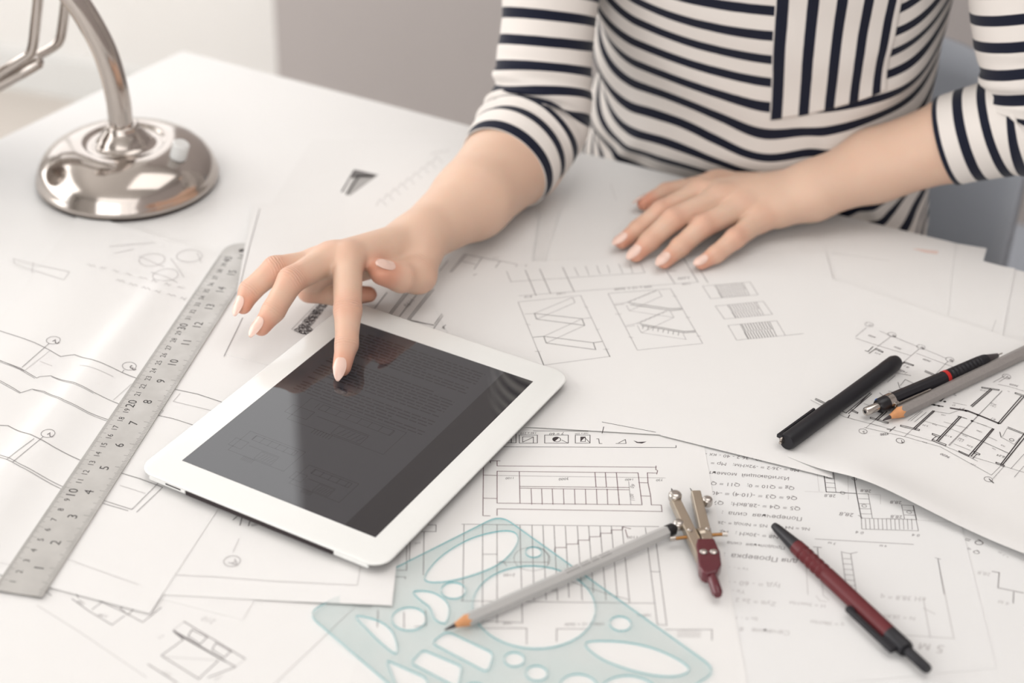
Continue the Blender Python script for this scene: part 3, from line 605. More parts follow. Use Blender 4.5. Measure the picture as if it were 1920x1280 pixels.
# ---------------------------------------------------------------- desk lamp
lc = D(241, 337); LZ = 0.0
lamp = thing('desk_lamp', 'chrome desk lamp with a round domed base and curved stem', 'lamp', (lc[0], lc[1], LZ))
M['acrylic'] = mat('clear_acrylic_knob', (246, 246, 244), 0.15, trans=0.15, noise=0.01)
M['dark_felt'] = mat('felt_pad', (58, 50, 48), 0.95, noise=0.1)
MB().lathe([(7.0, 0.0), (7.35, 0.0), (7.45, 0.22), (7.3, 0.3), (7.0, 0.3)], 64).build('base_pad', M['dark_felt'], lamp, smooth=True)
prof = [(7.30, 0.28), (7.52, 0.34), (7.56, 0.55), (7.50, 0.80), (7.42, 0.95), (7.36, 1.15), (7.20, 1.6), (6.9, 2.1), (6.4, 2.62), (5.8, 3.02), (5.1, 3.35), (4.4, 3.55),
        (3.75, 3.66), (3.5, 3.66), (3.32, 3.58), (3.2, 3.46), (2.9, 3.40), (2.5, 3.44), (2.2, 3.6), (2.05, 3.85), (1.9, 4.15), (1.6, 4.5), (1.4, 4.75), (1.32, 4.95), (1.32, 5.15), (1.2, 5.22), (0.9, 5.22)]
MB().lathe(prof, 96).build('base', M['chrome'], lamp, smooth=True, angle=80)
def DY(u, v, y):
    d = _fw*CAM_F + _rt*(u-960.0) - _up*(v-640.0); t = y/d[1]; return np.array([0, 0, CAM_H])+d*t
Lo = np.array([lc[0], lc[1], LZ])
def catmull(P, n=8):
    P = [np.array(p, float) for p in P]; Q = [2*P[0]-P[1]]+P+[2*P[-1]-P[-2]]; out = []
    for i in range(1, len(Q)-2):
        for k in range(n):
            t = k/n; a, b, c, d = Q[i-1], Q[i], Q[i+1], Q[i+2]
            out.append(0.5*((2*b)+(-a+c)*t+(2*a-5*b+4*c-d)*t*t+(-a+3*b-3*c+d)*t**3))
    out.append(P[-1]); return out
ctr = [(0.02, 0, 4.8)]
for u, v in ((226, 225), (222, 190), (212, 145), (196, 96), (172, 48), (141, 0), (100, -46), (40, -90)):
    ctr.append(DY(u, v, lc[1]+0.0)-Lo)
MB().tube(catmull(ctr), 1.0, 24).build('stem', M['chrome'], lamp, smooth=True, angle=60)
top = ctr[-1]
MB().tube([top+np.array([-.2, -1.6, -.5]), top+np.array([.2, 4.5, .5])], 1.5, 24).build('hinge', M['chrome'], lamp, smooth=True, angle=50, bevel=0.2)
# switch knob standing on the dome towards the right
kb = np.array([4.6, -1.9, 2.75]); kn = np.array([0.32, -0.12, 1.0]); kn /= np.linalg.norm(kn)
MB().tube([kb, kb+kn*.7], 0.35, 16).build('switch_post', M['chrome'], lamp, smooth=True, angle=50)
pts = [kb+kn*t for t in (.55, .62, 1.9, 2.0)]
MB().tube(pts, [.62, .72, .70, .58], 14).build('switch_knob', M['acrylic'], lamp, smooth=False)
# bent wire arm rods and the clamp bar that carry the lamp head, leaving the picture at the left
yr = lc[1]+1.5
r1 = [DY(u, v, yr)-Lo for u, v in ((66, -95), (72, -20), (66, 50), (62, 84), (56, 100), (40, 112), (0, 137), (-70, 182))]
r2 = [DY(u, v, yr+3.5)-Lo for u, v in ((128, -95), (124, -10), (117, 52), (112, 74), (102, 86), (70, 104), (0, 128+10), (-70, 170))]
MB().tube(catmull(r1, 5), 0.42, 14).build('arm_rod', M['chrome'], lamp, smooth=True, angle=60)
MB().tube(catmull(r2, 5), 0.42, 14).build('arm_rod', M['chrome'], lamp, smooth=True, angle=60)
bq = [DY(u, v, yr+0.6)-Lo for u, v in ((77, 112), (73, 116), (40, 135), (0, 156), (-80, 200))]
MB().tube(bq, [0.3, 0.55, 0.58, 0.62, 0.62], 16).build('clamp_bar', M['chrome'], lamp, smooth=True, angle=60)
hd = [DY(-75, 150, yr)-Lo, DY(-130, 130, yr)-Lo, DY(-170, 120, yr)-Lo, DY(-290, 110, yr)-Lo]
MB().tube(hd, [2.2, 4.5, 5.6, 6.4], 32).build('lamp_shade', M['chrome'], lamp, smooth=True, angle=60)
# ---------------------------------------------------------------- drawing tools
def axis_thing(name, label, cat, p0, p1, group=None, roll=0.0):
    """an Empty at p0 whose local x axis points to p1, local z upwards"""
    p0, p1 = np.array(p0, float), np.array(p1, float); L = np.linalg.norm(p1-p0)
    X = Vector((p1-p0)/L); Zr = Vector((0, 0, 1)); Y = Zr.cross(X).normalized(); Z = X.cross(Y)
    o = bpy.data.objects.new(name, None); C.objects.link(o); o.empty_display_size = 0.02
    mt = Matrix((X, Y, Z)).transposed() @ Matrix.Rotation(roll, 3, 'X')
    o.matrix_world = Matrix.Translation(W(p0)) @ mt.to_4x4()
    tag(o, label, cat, group); return o, L
def lx(prof, n=24, rot=0.0, mb=None):
    """surface of revolution along local x: prof = [(x, r), ...]"""
    mb = mb or MB(); vs, fs = [], []; m = len(prof)
    for x, r in prof:
        for k in range(n):
            t = 2*math.pi*(k+rot)/n; vs.append((x, r*math.cos(t), r*math.sin(t)))
    for i in range(m-1):
        for k in range(n): fs.append((i*n+k, (i+1)*n+k, (i+1)*n+(k+1)%n, i*n+(k+1)%n))
    fs += [tuple(range(n)), tuple(range(m*n-1, (m-1)*n-1, -1))]
    mb.add(vs, fs); return mb
M['pencil_grey'] = mat('pencil_grey_lacquer', (188, 186, 184), 0.35, noise=0.03, nscale=60)
M['pencil_grey2'] = mat('pencil_speckled_grey', (150, 144, 141), 0.4, noise=0.12, nscale=500)
M['wood'] = mat('pencil_wood', (214, 152, 104), 0.6, noise=0.15, nscale=250)
M['graphite'] = mat('graphite', (70, 64, 66), 0.35, metal=0.2, noise=0.1)
M['black_gloss'] = mat('black_dip', (28, 26, 30), 0.3, noise=0.05)
M['print_dark'] = mat('pencil_print', (60, 54, 55), 0.5, noise=0.1)
def hexr(r): return r/math.cos(math.pi/6)
def pencil(label, p0, p1, r, body, end_black, printed):
    o, L = axis_thing('pencil', label, 'pencil', p0, p1)
    lx([(0, .02), (.12, .06), (.75, .15)], 16).build('lead', M['graphite'], o, smooth=True)
    # the sharpened wood meets the hexagonal lacquer in a scalloped line
    n = 48; vs, fs = [], []
    def hexrad(t): 
        a = (t+math.pi/6) % (math.pi/3)-math.pi/6; return r/math.cos(a)
    for k in range(n):
        t = 2*math.pi*k/n; R_ = hexrad(t); xs = .75+(R_-.15)*3.6
        vs.append((.70, .14*math.cos(t), .14*math.sin(t))); vs.append((xs, R_*.995*math.cos(t), R_*.995*math.sin(t)))
    for k in range(n): a = 2*k; b_ = 2*((k+1) % n); fs.append((a, a+1, b_+1, b_))
    m = MB(); m.add(vs, fs); m.build('wood_cone', M['wood'], o, smooth=True)
    vs, fs = [], []; xe = L-(0.55 if end_black else 0)
    for k in range(n):
        t = 2*math.pi*k/n; R_ = hexrad(t); xs = .75+(R_-.15)*3.6
        vs.append((xs, R_*math.cos(t), R_*math.sin(t))); vs.append((xe, R_*math.cos(t), R_*math.sin(t)))
    for k in range(n): a = 2*k; b_ = 2*((k+1) % n); fs.append((a, a+1, b_+1, b_))
    fs.append(tuple(2*k+1 for k in range(n)))
    m = MB(); m.add(vs, fs); m.build('barrel', body, o, smooth=True, angle=20)
    if end_black: lx([(xe, hexr(r)*.96), (xe+.03, hexr(r)*.97), (L-.08, hexr(r)*.95), (L, hexr(r)*.85)], 32).build('end_cap', M['black_gloss'], o, smooth=True, angle=40)
    if printed:
        m = MB(); rr = random.Random(3); x = printed[0]
        for t in printed[2]:
            V, F, w = text_mesh(t); k = .30/.7
            a0 = math.radians(printed[1])
            P = []
            for vx, vy, _ in V:
                yy = (vy-.35)*k; nx, ny = math.cos(a0), math.sin(a0)
                P.append((x-vx*k*1.5, nx*(r+.012)-ny*(-yy), ny*(r+.012)+nx*(-yy)))
            m.add(P, F); x -= w*k*1.5+.25
        m.build('printed_mark', M['print_dark'], o)
    return o
pencil('grey wooden pencil with black end lying across the blue template', D(833, 1181, .55), D(1263, 991, .62), .36, M['pencil_grey'], True, (11.8, 90, ['IIIII', 'III', 'IIII', 'IIIIII']))
pencil('speckled grey wooden pencil pointing left beside the mechanical pencil', D(1655, 788, .62), D(2010, 617, .72), .40, M['pencil_grey2'], False, None)

# red ballpoint pen
M['pen_red'] = mat('dark_red_barrel', (96, 24, 30), 0.45, noise=0.05, nscale=60)
p, L = axis_thing('ballpoint_pen', 'dark red ballpoint pen with black tip and clip', 'pen', D(1450, 984, .58), D(1741, 1256, .62))
lx([(0, .14), (.06, .22), (.35, .28), (2.3, .44), (2.36, .45)], 28).build('tip_cone', M['black_plastic'], p, smooth=True, angle=50)
pr_ = [(2.34, .47), (2.8, .48)]
for i in range(5):
    x = 3.0+i*.5; pr_ += [(x, .50), (x+.10, .43), (x+.22, .43), (x+.30, .50)]
pr_ += [(5.6, .5), (8, .5), (11.1, .5)]
lx(pr_, 28).build('barrel', M['pen_red'], p, smooth=True, angle=35)
lx([(11.1, .5), (12.45, .5), (12.6, .46), (12.6, .3)], 28).build('collar', M['black_plastic'], p, smooth=True, angle=40)
lx([(12.5, .30), (L-.15, .30), (L, .24)], 20).build('push_button', M['black_plastic'], p, smooth=True, angle=40)
m = MB(); m.box(8.2, 12.3, -.94, -.66, -.18, .18); m.box(11.2, 12.3, -.8, -.3, -.18, .18); m.box(8.2, 8.7, -.75, -.5, -.15, .15)
m.build('pocket_clip', M['black_plastic'], p, bevel=.08)

# black capped pen
M['black_rubber'] = mat('black_satin', (24, 23, 29), 0.48, noise=0.1, nscale=70)
p, L = axis_thing('capped_pen', 'thick black capped pen left of the mechanical pencil', 'pen', D(1474, 829, .80), D(1683, 676, .80))
lx([(0, .40), (.02, .54), (.25, .61), (5.6, .61), (5.62, .56)], 28).build('cap', M['black_rubber'], p, smooth=True, angle=40)
lx([(5.6, .56), (11.9, .57), (12.1, .59), (L-.5, .59), (L-.15, .48), (L, .22)], 28).build('barrel', M['black_rubber'], p, smooth=True, angle=40)
m = MB(); m.box(-.1, 4.2, .55, .74, .1, .36); m.box(-.1, .5, .3, .6, .1, .36); m.build('pocket_clip', M['black_plastic'], p, bevel=.05)
for dz in (.16, -.12):
    lx([(-.22, .10), (-.1, .14), (.05, .14)], 12, mb=MB()).build('clip_rivet', M['chrome'], p, smooth=True).location = (0, .33*CM, dz*CM)

# mechanical pencil
p, L = axis_thing('mechanical_pencil', 'black mechanical pencil with a red ring and silver push button', 'pencil', D(1622, 772, .84), D(1879, 662, .80))
M['ring_red'] = mat('red_ring', (196, 38, 36), 0.35, noise=0.03); M['blue_dot'] = mat('blue_dot', (46, 118, 214), 0.4, noise=0.03)
M['metal'] = mat('polished_metal', (196, 190, 184), 0.16, metal=1.0, noise=0.03)
k = L/13.6
lx([(0, .18), (.0, .24), (.08, .30), (1.35*k, .30)], 24).build('push_button', M['metal'], p, smooth=True, angle=40)
lx([(-.004, .12), (.0, .12)], 16).build('button_hole', M['black_gloss'], p)
lx([(1.2*k, .42), (1.35*k, .52), (2.0*k, .55)], 28).build('end_cap', M['black_gloss'], p, smooth=True, angle=40)
lx([(2.0*k, .56), (2.5*k, .57)], 28).build('clip_band', M['metal'], p, smooth=True, angle=40)
lx([(2.5*k, .54), (7.6*k, .52), (7.6*k, .47)], 12).build('barrel', M['black_plastic'], p, smooth=True, angle=25)
lx([(7.6*k, .53), (7.9*k, .53)], 28).build('colour_ring', M['ring_red'], p, smooth=True, angle=40)
gp = [(7.9*k, .50)]
for i in range(9): x = 8.1*k+i*.36*k; gp += [(x, .50), (x+.05, .46), (x+.12, .46), (x+.17, .50)]
gp += [(11.7*k, .47), (11.9*k, .44)]
lx(gp, 28).build('knurled_grip', M['black_rubber'], p, smooth=True, angle=40)
lx([(11.9*k, .42), (12.0*k, .40), (13.1*k, .16), (13.15*k, .1)], 24).build('tip_cone', M['graphite'], p, smooth=True, angle=40)
lx([(13.1*k, .05), (L, .05)], 10).build('lead_sleeve', M['metal'], p, smooth=True)
m = MB(); m.box(2.4*k, 5.6*k, -.72, -.62, -.05, .25); m.box(2.2*k, 2.6*k, -.7, -.4, -.05, .25); m.build('pocket_clip', M['metal'], p, bevel=.03)
lx([(1.21*k, .0), (1.19*k, .16), (1.30*k, .17)], 14).build('colour_dot', M['blue_dot'], p).location = (0.12*CM, .30*CM, .22*CM)

# bow compass
M['compass_metal'] = mat('compass_nickel', (186, 174, 158), 0.28, metal=0.9, noise=0.06, nscale=60)
M['compass_red'] = mat('compass_dark_red', (92, 26, 38), 0.25, noise=0.06, coat=0.4)
M['brass'] = mat('brass_rod', (168, 124, 78), 0.3, metal=0.9, noise=0.05)
p, L = axis_thing('drawing_compass', 'small bow compass with a dark red head next to the pencil end', 'compass', D(1345, 1112, .75), D(1284, 930, .75))
pw = np.array(p.matrix_world.inverted())
def CL(u, v, z=.75):
    w = W(D(u, v, z)); q_ = p.matrix_world.inverted() @ w; return np.array(q_)/CM
hA, hB = CL(1345, 1112), CL(1326, 1062)
m = MB(); m.tube([CL(1346, 1114)+[-.05, 0, 0], CL(1345, 1111), CL(1338, 1090), CL(1331, 1074), CL(1327, 1062)], [.24, .33, .34, .36, .40], 20); m.build('handle', M['compass_red'], p, smooth=True, angle=50)
hp = [CL(*q_) for q_ in ((1310, 1072), (1316, 1082), (1326, 1086), (1345, 1080), (1352, 1066), (1349, 1042), (1338, 1018), (1306, 1018), (1304, 1030))]
m = MB(); m.prism([(a[0], a[1]) for a in hp][::-1] if True else hp, -.38, .42); m.build('head', M['compass_red'], p, bevel=.12, bseg=3)
for q_ in ((1318, 1045), (1337, 1045)):
    c_ = CL(*q_); m = MB(); m.lathe([(.24, 0), (.24, .06), (.16, .12), (.05, .13)], 16, (c_[0], c_[1], .42)); m.build('rivet', M['metal'], p, smooth=True)
def leg(pts, w0, w1, z0=-.30, z1=.30):
    a, b = CL(*pts[0]), CL(*pts[1]); d = (b-a)[:2]; d /= np.linalg.norm(d); n_ = np.array([-d[1], d[0]])
    poly = [a[:2]+n_*w0/2, a[:2]-n_*w0/2, b[:2]-n_*w1/2, b[:2]+n_*w1/2]
    ar = sum(poly[i][0]*poly[(i+1)%4][1]-poly[(i+1)%4][0]*poly[i][1] for i in range(4))
    m = MB(); m.prism(poly if ar > 0 else poly[::-1], z0, z1); return m.build('leg', M['compass_metal'], p, bevel=.08)
leg(((1318, 1050), (1264, 936)), .75, .62); leg(((1333, 1046), (1304, 925)), .75, .62)
m = MB(); m.tube([CL(1267, 944), CL(1261, 922, .5), CL(1259, 915, .35)], [.14, .10, .02], 10); m.build('needle', M['graphite'], p, smooth=True)
m = MB(); m.tube([CL(1303, 930), CL(1294, 915, .35)], [.10, .02], 10); m.build('lead_point', M['graphite'], p, smooth=True)
for (u, v), r_, nm in (((1265, 937), .42, 'needle_screw'), ((1326, 941), .34, 'lead_screw'), ((1272, 985), .34, 'joint_screw')):
    c_ = CL(u, v); m = MB(); m.lathe([(r_*.9, -.2), (r_, -.12), (r_, .22), (r_*.8, .32), (r_*.3, .36)], 20, (c_[0], c_[1], .22 if nm == 'needle_screw' else 0)); m.build(nm, M['metal'], p, smooth=True, angle=45)
m = MB(); m.tube([CL(1259, 1010), CL(1310, 1004), CL(1362, 1001)], .11, 12); m.build('spindle', M['brass'], p, smooth=True)
for a_, b_ in (((1256, 1010), (1266, 1009)), ((1354, 1001), (1364, 1001))):
    m = MB(); m.tube([CL(*a_), CL(*b_)], .15, 12); m.build('spindle_end', M['metal'], p, smooth=True)
for u, v in ((1293, 1001), (1327, 999)):
    c_ = CL(u, v); m = MB(); m.lathe([(.17, .3), (.17, .36), (.1, .42)], 14, (c_[0], c_[1], 0)); m.build('rivet', M['metal'], p, smooth=True)
wl = [CL(1311, 996), CL(1317, 1007)]
m = MB(); m.tube([CL(1309, 1005), CL(1319, 1003)], .48, 24); m.build('adjusting_wheel', M['compass_metal'], p, smooth=True, angle=40)

# transparent template
def tpl_mat(name, col, gl):
    m = bpy.data.materials.new(name); m.use_nodes = True; nt = m.node_tree; nt.nodes.clear()
    o = nt.nodes.new('ShaderNodeOutputMaterial'); t = nt.nodes.new('ShaderNodeBsdfTransparent'); g = nt.nodes.new('ShaderNodeBsdfGlossy')
    df = nt.nodes.new('ShaderNodeBsdfDiffuse'); df.inputs['Color'].default_value = (*lin(col), 1)
    fr = nt.nodes.new('ShaderNodeFresnel'); fr.inputs['IOR'].default_value = 1.4
    nz = nt.nodes.new('ShaderNodeTexNoise'); nz.inputs['Scale'].default_value = 30
    tc = nt.nodes.new('ShaderNodeTexCoord'); nt.links.new(tc.outputs['Object'], nz.inputs['Vector'])
    rp = nt.nodes.new('ShaderNodeMix'); rp.data_type = 'RGBA'
    rp.inputs['A'].default_value = (*lin(col), 1); rp.inputs['B'].default_value = (*[min(1, x*1.06) for x in lin(col)], 1)
    nt.links.new(nz.outputs['Fac'], rp.inputs['Factor']); nt.links.new(rp.outputs['Result'], t.inputs['Color'])
    g.inputs['Roughness'].default_value = 0.08
    m1 = nt.nodes.new('ShaderNodeMixShader'); m1.inputs[0].default_value = gl
    nt.links.new(t.outputs[0], m1.inputs[1]); nt.links.new(df.outputs[0], m1.inputs[2])
    m2 = nt.nodes.new('ShaderNodeMixShader'); m2.inputs[0].default_value = 0.05
    nt.links.new(m1.outputs[0], m2.inputs[1]); nt.links.new(g.outputs[0], m2.inputs[2]); nt.links.new(m2.outputs[0], o.inputs[0])
    return m
M['template'] = tpl_mat('clear_teal_plastic', (248, 253, 253), 0.03)
M['template_edge'] = tpl_mat('clear_teal_plastic_edge', (150, 212, 218), 0.5)
TPZ = 0.078
tc0 = D(960, 1130, TPZ)
def tp(*pts): return [(D(u, v, TPZ)-tc0)[:2] for u, v in pts]
def rounded(poly, r, n=6):
    out = []; N = len(poly); poly = [np.array(p_) for p_ in poly]
    for i in range(N):
        a, b, c_ = poly[i-1], poly[i], poly[(i+1) % N]; d1 = (a-b)/np.linalg.norm(a-b); d2 = (c_-b)/np.linalg.norm(c_-b)
        p1, p2 = b+d1*r, b+d2*r
        for k_ in range(n+1): t = k_/n; out.append((1-t)**2*p1+2*t*(1-t)*b+t*t*p2)
    return out
def ell(u, v, ru, rv, rot=0, n=40):
    """ellipse drawn on the template, axes given at photograph scale"""
    c_ = np.array(tp((u, v))[0]); sx_ = np.linalg.norm(np.array(tp((u+10, v))[0])-c_)/10
    return [c_+sx_*np.array([ru*math.cos(t)*math.cos(rot)-rv*math.sin(t)*math.sin(rot), ru*math.cos(t)*math.sin(rot)+rv*math.sin(t)*math.cos(rot)]) for t in np.linspace(0, 2*math.pi, n, endpoint=False)]
def smoothloop(pts, n=6):
    P = [np.array(q_) for q_ in tp(*pts)]; N = len(P); out = []
    for i in range(N):
        a, b, c_, d = P[i-1], P[i], P[(i+1) % N], P[(i+2) % N]
        for k_ in range(n):
            t = k_/n; out.append(0.5*((2*b)+(-a+c_)*t+(2*a-5*b+4*c_-d)*t*t+(-a+3*b-3*c_+d)*t**3))
    return out
Tq, Lq, Rq = [np.array(q_) for q_ in tp((938, 966), (574, 1150), (1346, 1258))]
outer = rounded([Tq, Lq, Lq+(Rq-Tq), Rq], 1.0)
holes = [smoothloop(((796, 1086), (825, 1046), (880, 1012), (935, 997), (966, 1000), (968, 1022), (940, 1055), (890, 1078), (830, 1092))),
         ell(1001, 1137, 115, 115, 0), ell(850, 1108, 23, 23), ell(1000, 1036, 15, 15), ell(767, 1161, 32, 32), ell(1163, 1170, 20, 20),
         ell(964, 1237, 19, 19), ell(1006, 1263, 20, 20),
         smoothloop(((1098, 1206), (1150, 1203), (1210, 1212), (1262, 1232), (1292, 1255), (1270, 1268), (1220, 1266), (1160, 1250), (1118, 1230))),
         rounded(tp((838, 1184), (926, 1226), (914, 1262), (808, 1206)), .4), rounded(tp((793, 1219), (866, 1250), (858, 1290), (770, 1244)), .3),
         smoothloop(((668, 1156), (712, 1166), (738, 1190), (743, 1226), (714, 1206), (686, 1178))),
         smoothloop(((776, 1110), (812, 1112), (840, 1134), (836, 1168), (816, 1162), (806, 1140), (786, 1124))),
         rounded(tp((724, 1238), (800, 1272), (806, 1310), (744, 1290)), .3), ell(1085, 1290, 36, 36), ell(890, 1300, 26, 26), ell(1180, 1310, 60, 60)]
cu = bpy.data.curves.new('c', 'CURVE'); cu.dimensions = '2D'; cu.fill_mode = 'BOTH'; cu.extrude = 0.05*CM
spl(outer)
for h in holes: spl(h)
ob = bpy.data.objects.new('c', cu); C.objects.link(ob); bpy.context.view_layer.update()
me = bpy.data.meshes.new_from_object(ob.evaluated_get(bpy.context.evaluated_depsgraph_get())); bpy.data.objects.remove(ob)
me.name = 'drawing_template'; me.materials.clear(); me.materials.append(M['template']); me.materials.append(M['template_edge'])
for pl in me.polygons: pl.material_index = 1 if abs(pl.normal.z) < .5 else 0
tpl = bpy.data.objects.new('drawing_template', me); C.objects.link(tpl); tpl.location = W((tc0[0], tc0[1], TPZ+.05))
tag(tpl, 'clear pale blue plastic drawing template with oval and round cut-outs', 'template')
# ---------------------------------------------------------------- person: body as one continuous surface
def cone_sd(P, a, b, ra, rb):
    """signed distance to a round cone (capsule with two radii)"""
    ba = b-a; L2 = ba@ba; rr = ra-rb
    h = np.clip(((P-a)@ba)/L2, 0, 1)
    # shift of the closest point caused by the taper
    d = np.linalg.norm((P-a)-h[:, None]*ba, axis=1)
    h = np.clip(h-(d*rr/np.sqrt(L2-rr*rr) if L2 > rr*rr else 0)/np.sqrt(L2)*0.0, 0, 1)
    return d-(ra+(rb-ra)*h)
def smin(a, b, k):
    h = np.maximum(k-np.abs(a-b), 0)/k
    return np.minimum(a, b)-h*h*k*0.25
def surface_nets(sdf, lo, hi, step, blk=14):
    """polygonise sdf(P) over the box lo..hi block by block; returns vertices and quads"""
    n = np.ceil((np.array(hi)-lo)/step/blk).astype(int)
    big = np.int64(n[0]*blk+2), np.int64(n[1]*blk+2), np.int64(n[2]*blk+2)
    ids, pos, edges = [], [], []
    g = np.arange(blk+1); G = np.stack(np.meshgrid(g, g, g, indexing='ij'), -1).reshape(-1, 3)
    ctr = np.stack(np.meshgrid(*[np.arange(k) for k in n], indexing='ij'), -1).reshape(-1, 3)
    cc = lo+(ctr+.5)*blk*step
    act = np.abs(sdf(cc, None)) < blk*step*0.95+0.6
    off = np.array([[0,0,0],[1,0,0],[0,1,0],[1,1,0],[0,0,1],[1,0,1],[0,1,1],[1,1,1]])
    E_ = [(0,1),(2,3),(4,5),(6,7),(0,2),(1,3),(4,6),(5,7),(0,4),(1,5),(2,6),(3,7)]
    for b in ctr[act]:
        gi = G+b*blk; P = lo+gi*step
        near = (cc_ := lo+(b+.5)*blk*step, blk*step*0.87)
        d = sdf(P, near).reshape(blk+1, blk+1, blk+1); s = d < 0
        if s.all() or not s.any(): continue
        cs = [s[o[0]:o[0]+blk, o[1]:o[1]+blk, o[2]:o[2]+blk] for o in off]; cd = [d[o[0]:o[0]+blk, o[1]:o[1]+blk, o[2]:o[2]+blk] for o in off]
        cnt = sum(c.astype(int) for c in cs); mk = (cnt > 0) & (cnt < 8); idx = np.argwhere(mk)
        dv = np.stack([c[mk] for c in cd], -1); acc = np.zeros((len(idx), 3)); w = np.zeros(len(idx))
        for i, j in E_:
            cr = (dv[:, i] < 0) != (dv[:, j] < 0); t = np.where(cr, dv[:, i]/(dv[:, i]-dv[:, j]+1e-12), 0)
            p = off[i]+t[:, None]*(off[j]-off[i]); acc += p*cr[:, None]; w += cr
        cell = idx+b*blk
        ids.append((cell[:, 0].astype(np.int64)*big[1]+cell[:, 1])*big[2]+cell[:, 2]); pos.append(lo+(cell+acc/w[:, None])*step)
        for ax in range(3):
            sl0 = [slice(0, blk)]*3; sl1 = [slice(0, blk)]*3; sl1[ax] = slice(1, blk+1)
            a, c = s[tuple(sl0)], s[tuple(sl1)]; q = np.argwhere(a != c)
            if len(q): edges.append(np.c_[q+b*blk, np.full(len(q), ax), a[tuple(q.T)]])
    ids = np.concatenate(ids); pos = np.concatenate(pos); o = np.argsort(ids); ids, pos = ids[o], pos[o]
    E2 = np.concatenate(edges); quads = []
    for ax in range(3):
        e = E2[E2[:, 3] == ax]; u, v = (ax+1) % 3, (ax+2) % 3; qs = []
        for du, dv_ in ((-1, -1), (0, -1), (0, 0), (-1, 0)):
            c = e[:, :3].copy(); c[:, u] += du; c[:, v] += dv_
            key = (c[:, 0].astype(np.int64)*big[1]+c[:, 1])*big[2]+c[:, 2]
            k = np.clip(np.searchsorted(ids, key), 0, len(ids)-1); qs.append(np.where(ids[k] == key, k, -1))
        q = np.stack(qs, -1); fl = e[:, 4] == 1; q[~fl] = q[~fl][:, ::-1]
        quads.append(q[(q >= 0).all(1)])
    return pos, np.concatenate(quads)
def np_mesh(name, V, F, origin):
    me = bpy.data.meshes.new(name); V = (V-origin)*CM
    me.vertices.add(len(V)); me.vertices.foreach_set('co', V.astype(np.float32).ravel())
    k = F.shape[1]; me.loops.add(F.size); me.loops.foreach_set('vertex_index', F.astype(np.int32).ravel())
    me.polygons.add(len(F)); me.polygons.foreach_set('loop_start', np.arange(0, F.size, k, dtype=np.int32))
    me.polygons.foreach_set('use_smooth', np.ones(len(F), bool)); me.update(calc_edges=True); me.validate(); return me

NB = np.array([.458, .889, 0]); EE = np.array([.889, -.458, 0])          # away from the desk edge / along it
TC = np.array([21.2, 137.6, 0.0])                                      # torso axis at desk height
SHR = np.array([3.4, 141.4, 33.0]); SHL = np.array([35.4, 126.4, 33.0])   # shoulders
J = {}                                                                  # joints: (u, v, z, radius)
J['A_index'] = [(652,486,5.2,1.10),(652,581,4.0,.98),(650,645,2.65,.80),(641,688,1.68,.66)]
J['A_middle'] = [(622,484,5.1,1.10),(546,525,5.2,.96),(513,582,3.7,.82),(490,613,2.95,.64)]
J['A_ring'] = [(596,494,4.5,1.05),(516,504,5.1,.92),(469,545,3.9,.80),(456,573,3.2,.62)]
J['A_pinky'] = [(588,512,3.6,.98),(580,545,1.75,.86),(640,556,1.05,.76),(692,552,1.0,.60)]
J['A_thumb'] = [(786,478,3.3,1.5),(784,516,2.75,1.22),(752,520,3.45,1.10),(717,511,4.4,.93)]
J['A_arm'] = [(782,449,3.35,1.98),(885,375,3.75,2.95),(968,290,4.2,3.75),(1014,228,5.6,3.45)]
J['B_index'] = [(1312,362,2.5,1.02),(1240,397,2.1,.90),(1197,430,1.25,.77),(1166,453,.82,.60)]
J['B_middle'] = [(1352,372,2.8,1.05),(1262,412,2.4,.93),(1218,452,1.4,.80),(1192,477,.88,.62)]
J['B_ring'] = [(1392,390,2.5,1.02),(1318,424,2.2,.90),(1275,463,1.28,.78),(1245,490,.85,.60)]
J['B_pinky'] = [(1424,412,2.0,.94),(1378,447,1.75,.82),(1342,477,1.05,.70),(1315,493,.76,.54)]
J['B_thumb'] = [(1470,352,2.3,1.3),(1345,346,1.7,1.08),(1250,362,1.1,.86),(1208,381,.84,.62)]
J['B_arm'] = [(1530,356,3.3,2.1),(1640,310,4.9,2.70),(1800,258,8.0,3.1),(1962,208,11.6,3.2)]
JP = {k: [(D(u, v, z), r) for u, v, z, r in js] for k, js in J.items()}
prims = {}                                             # group -> list of (a, b, ra, rb)
def chain(js): return [(js[i][0], js[i+1][0], js[i][1], js[i+1][1]) for i in range(len(js)-1)]
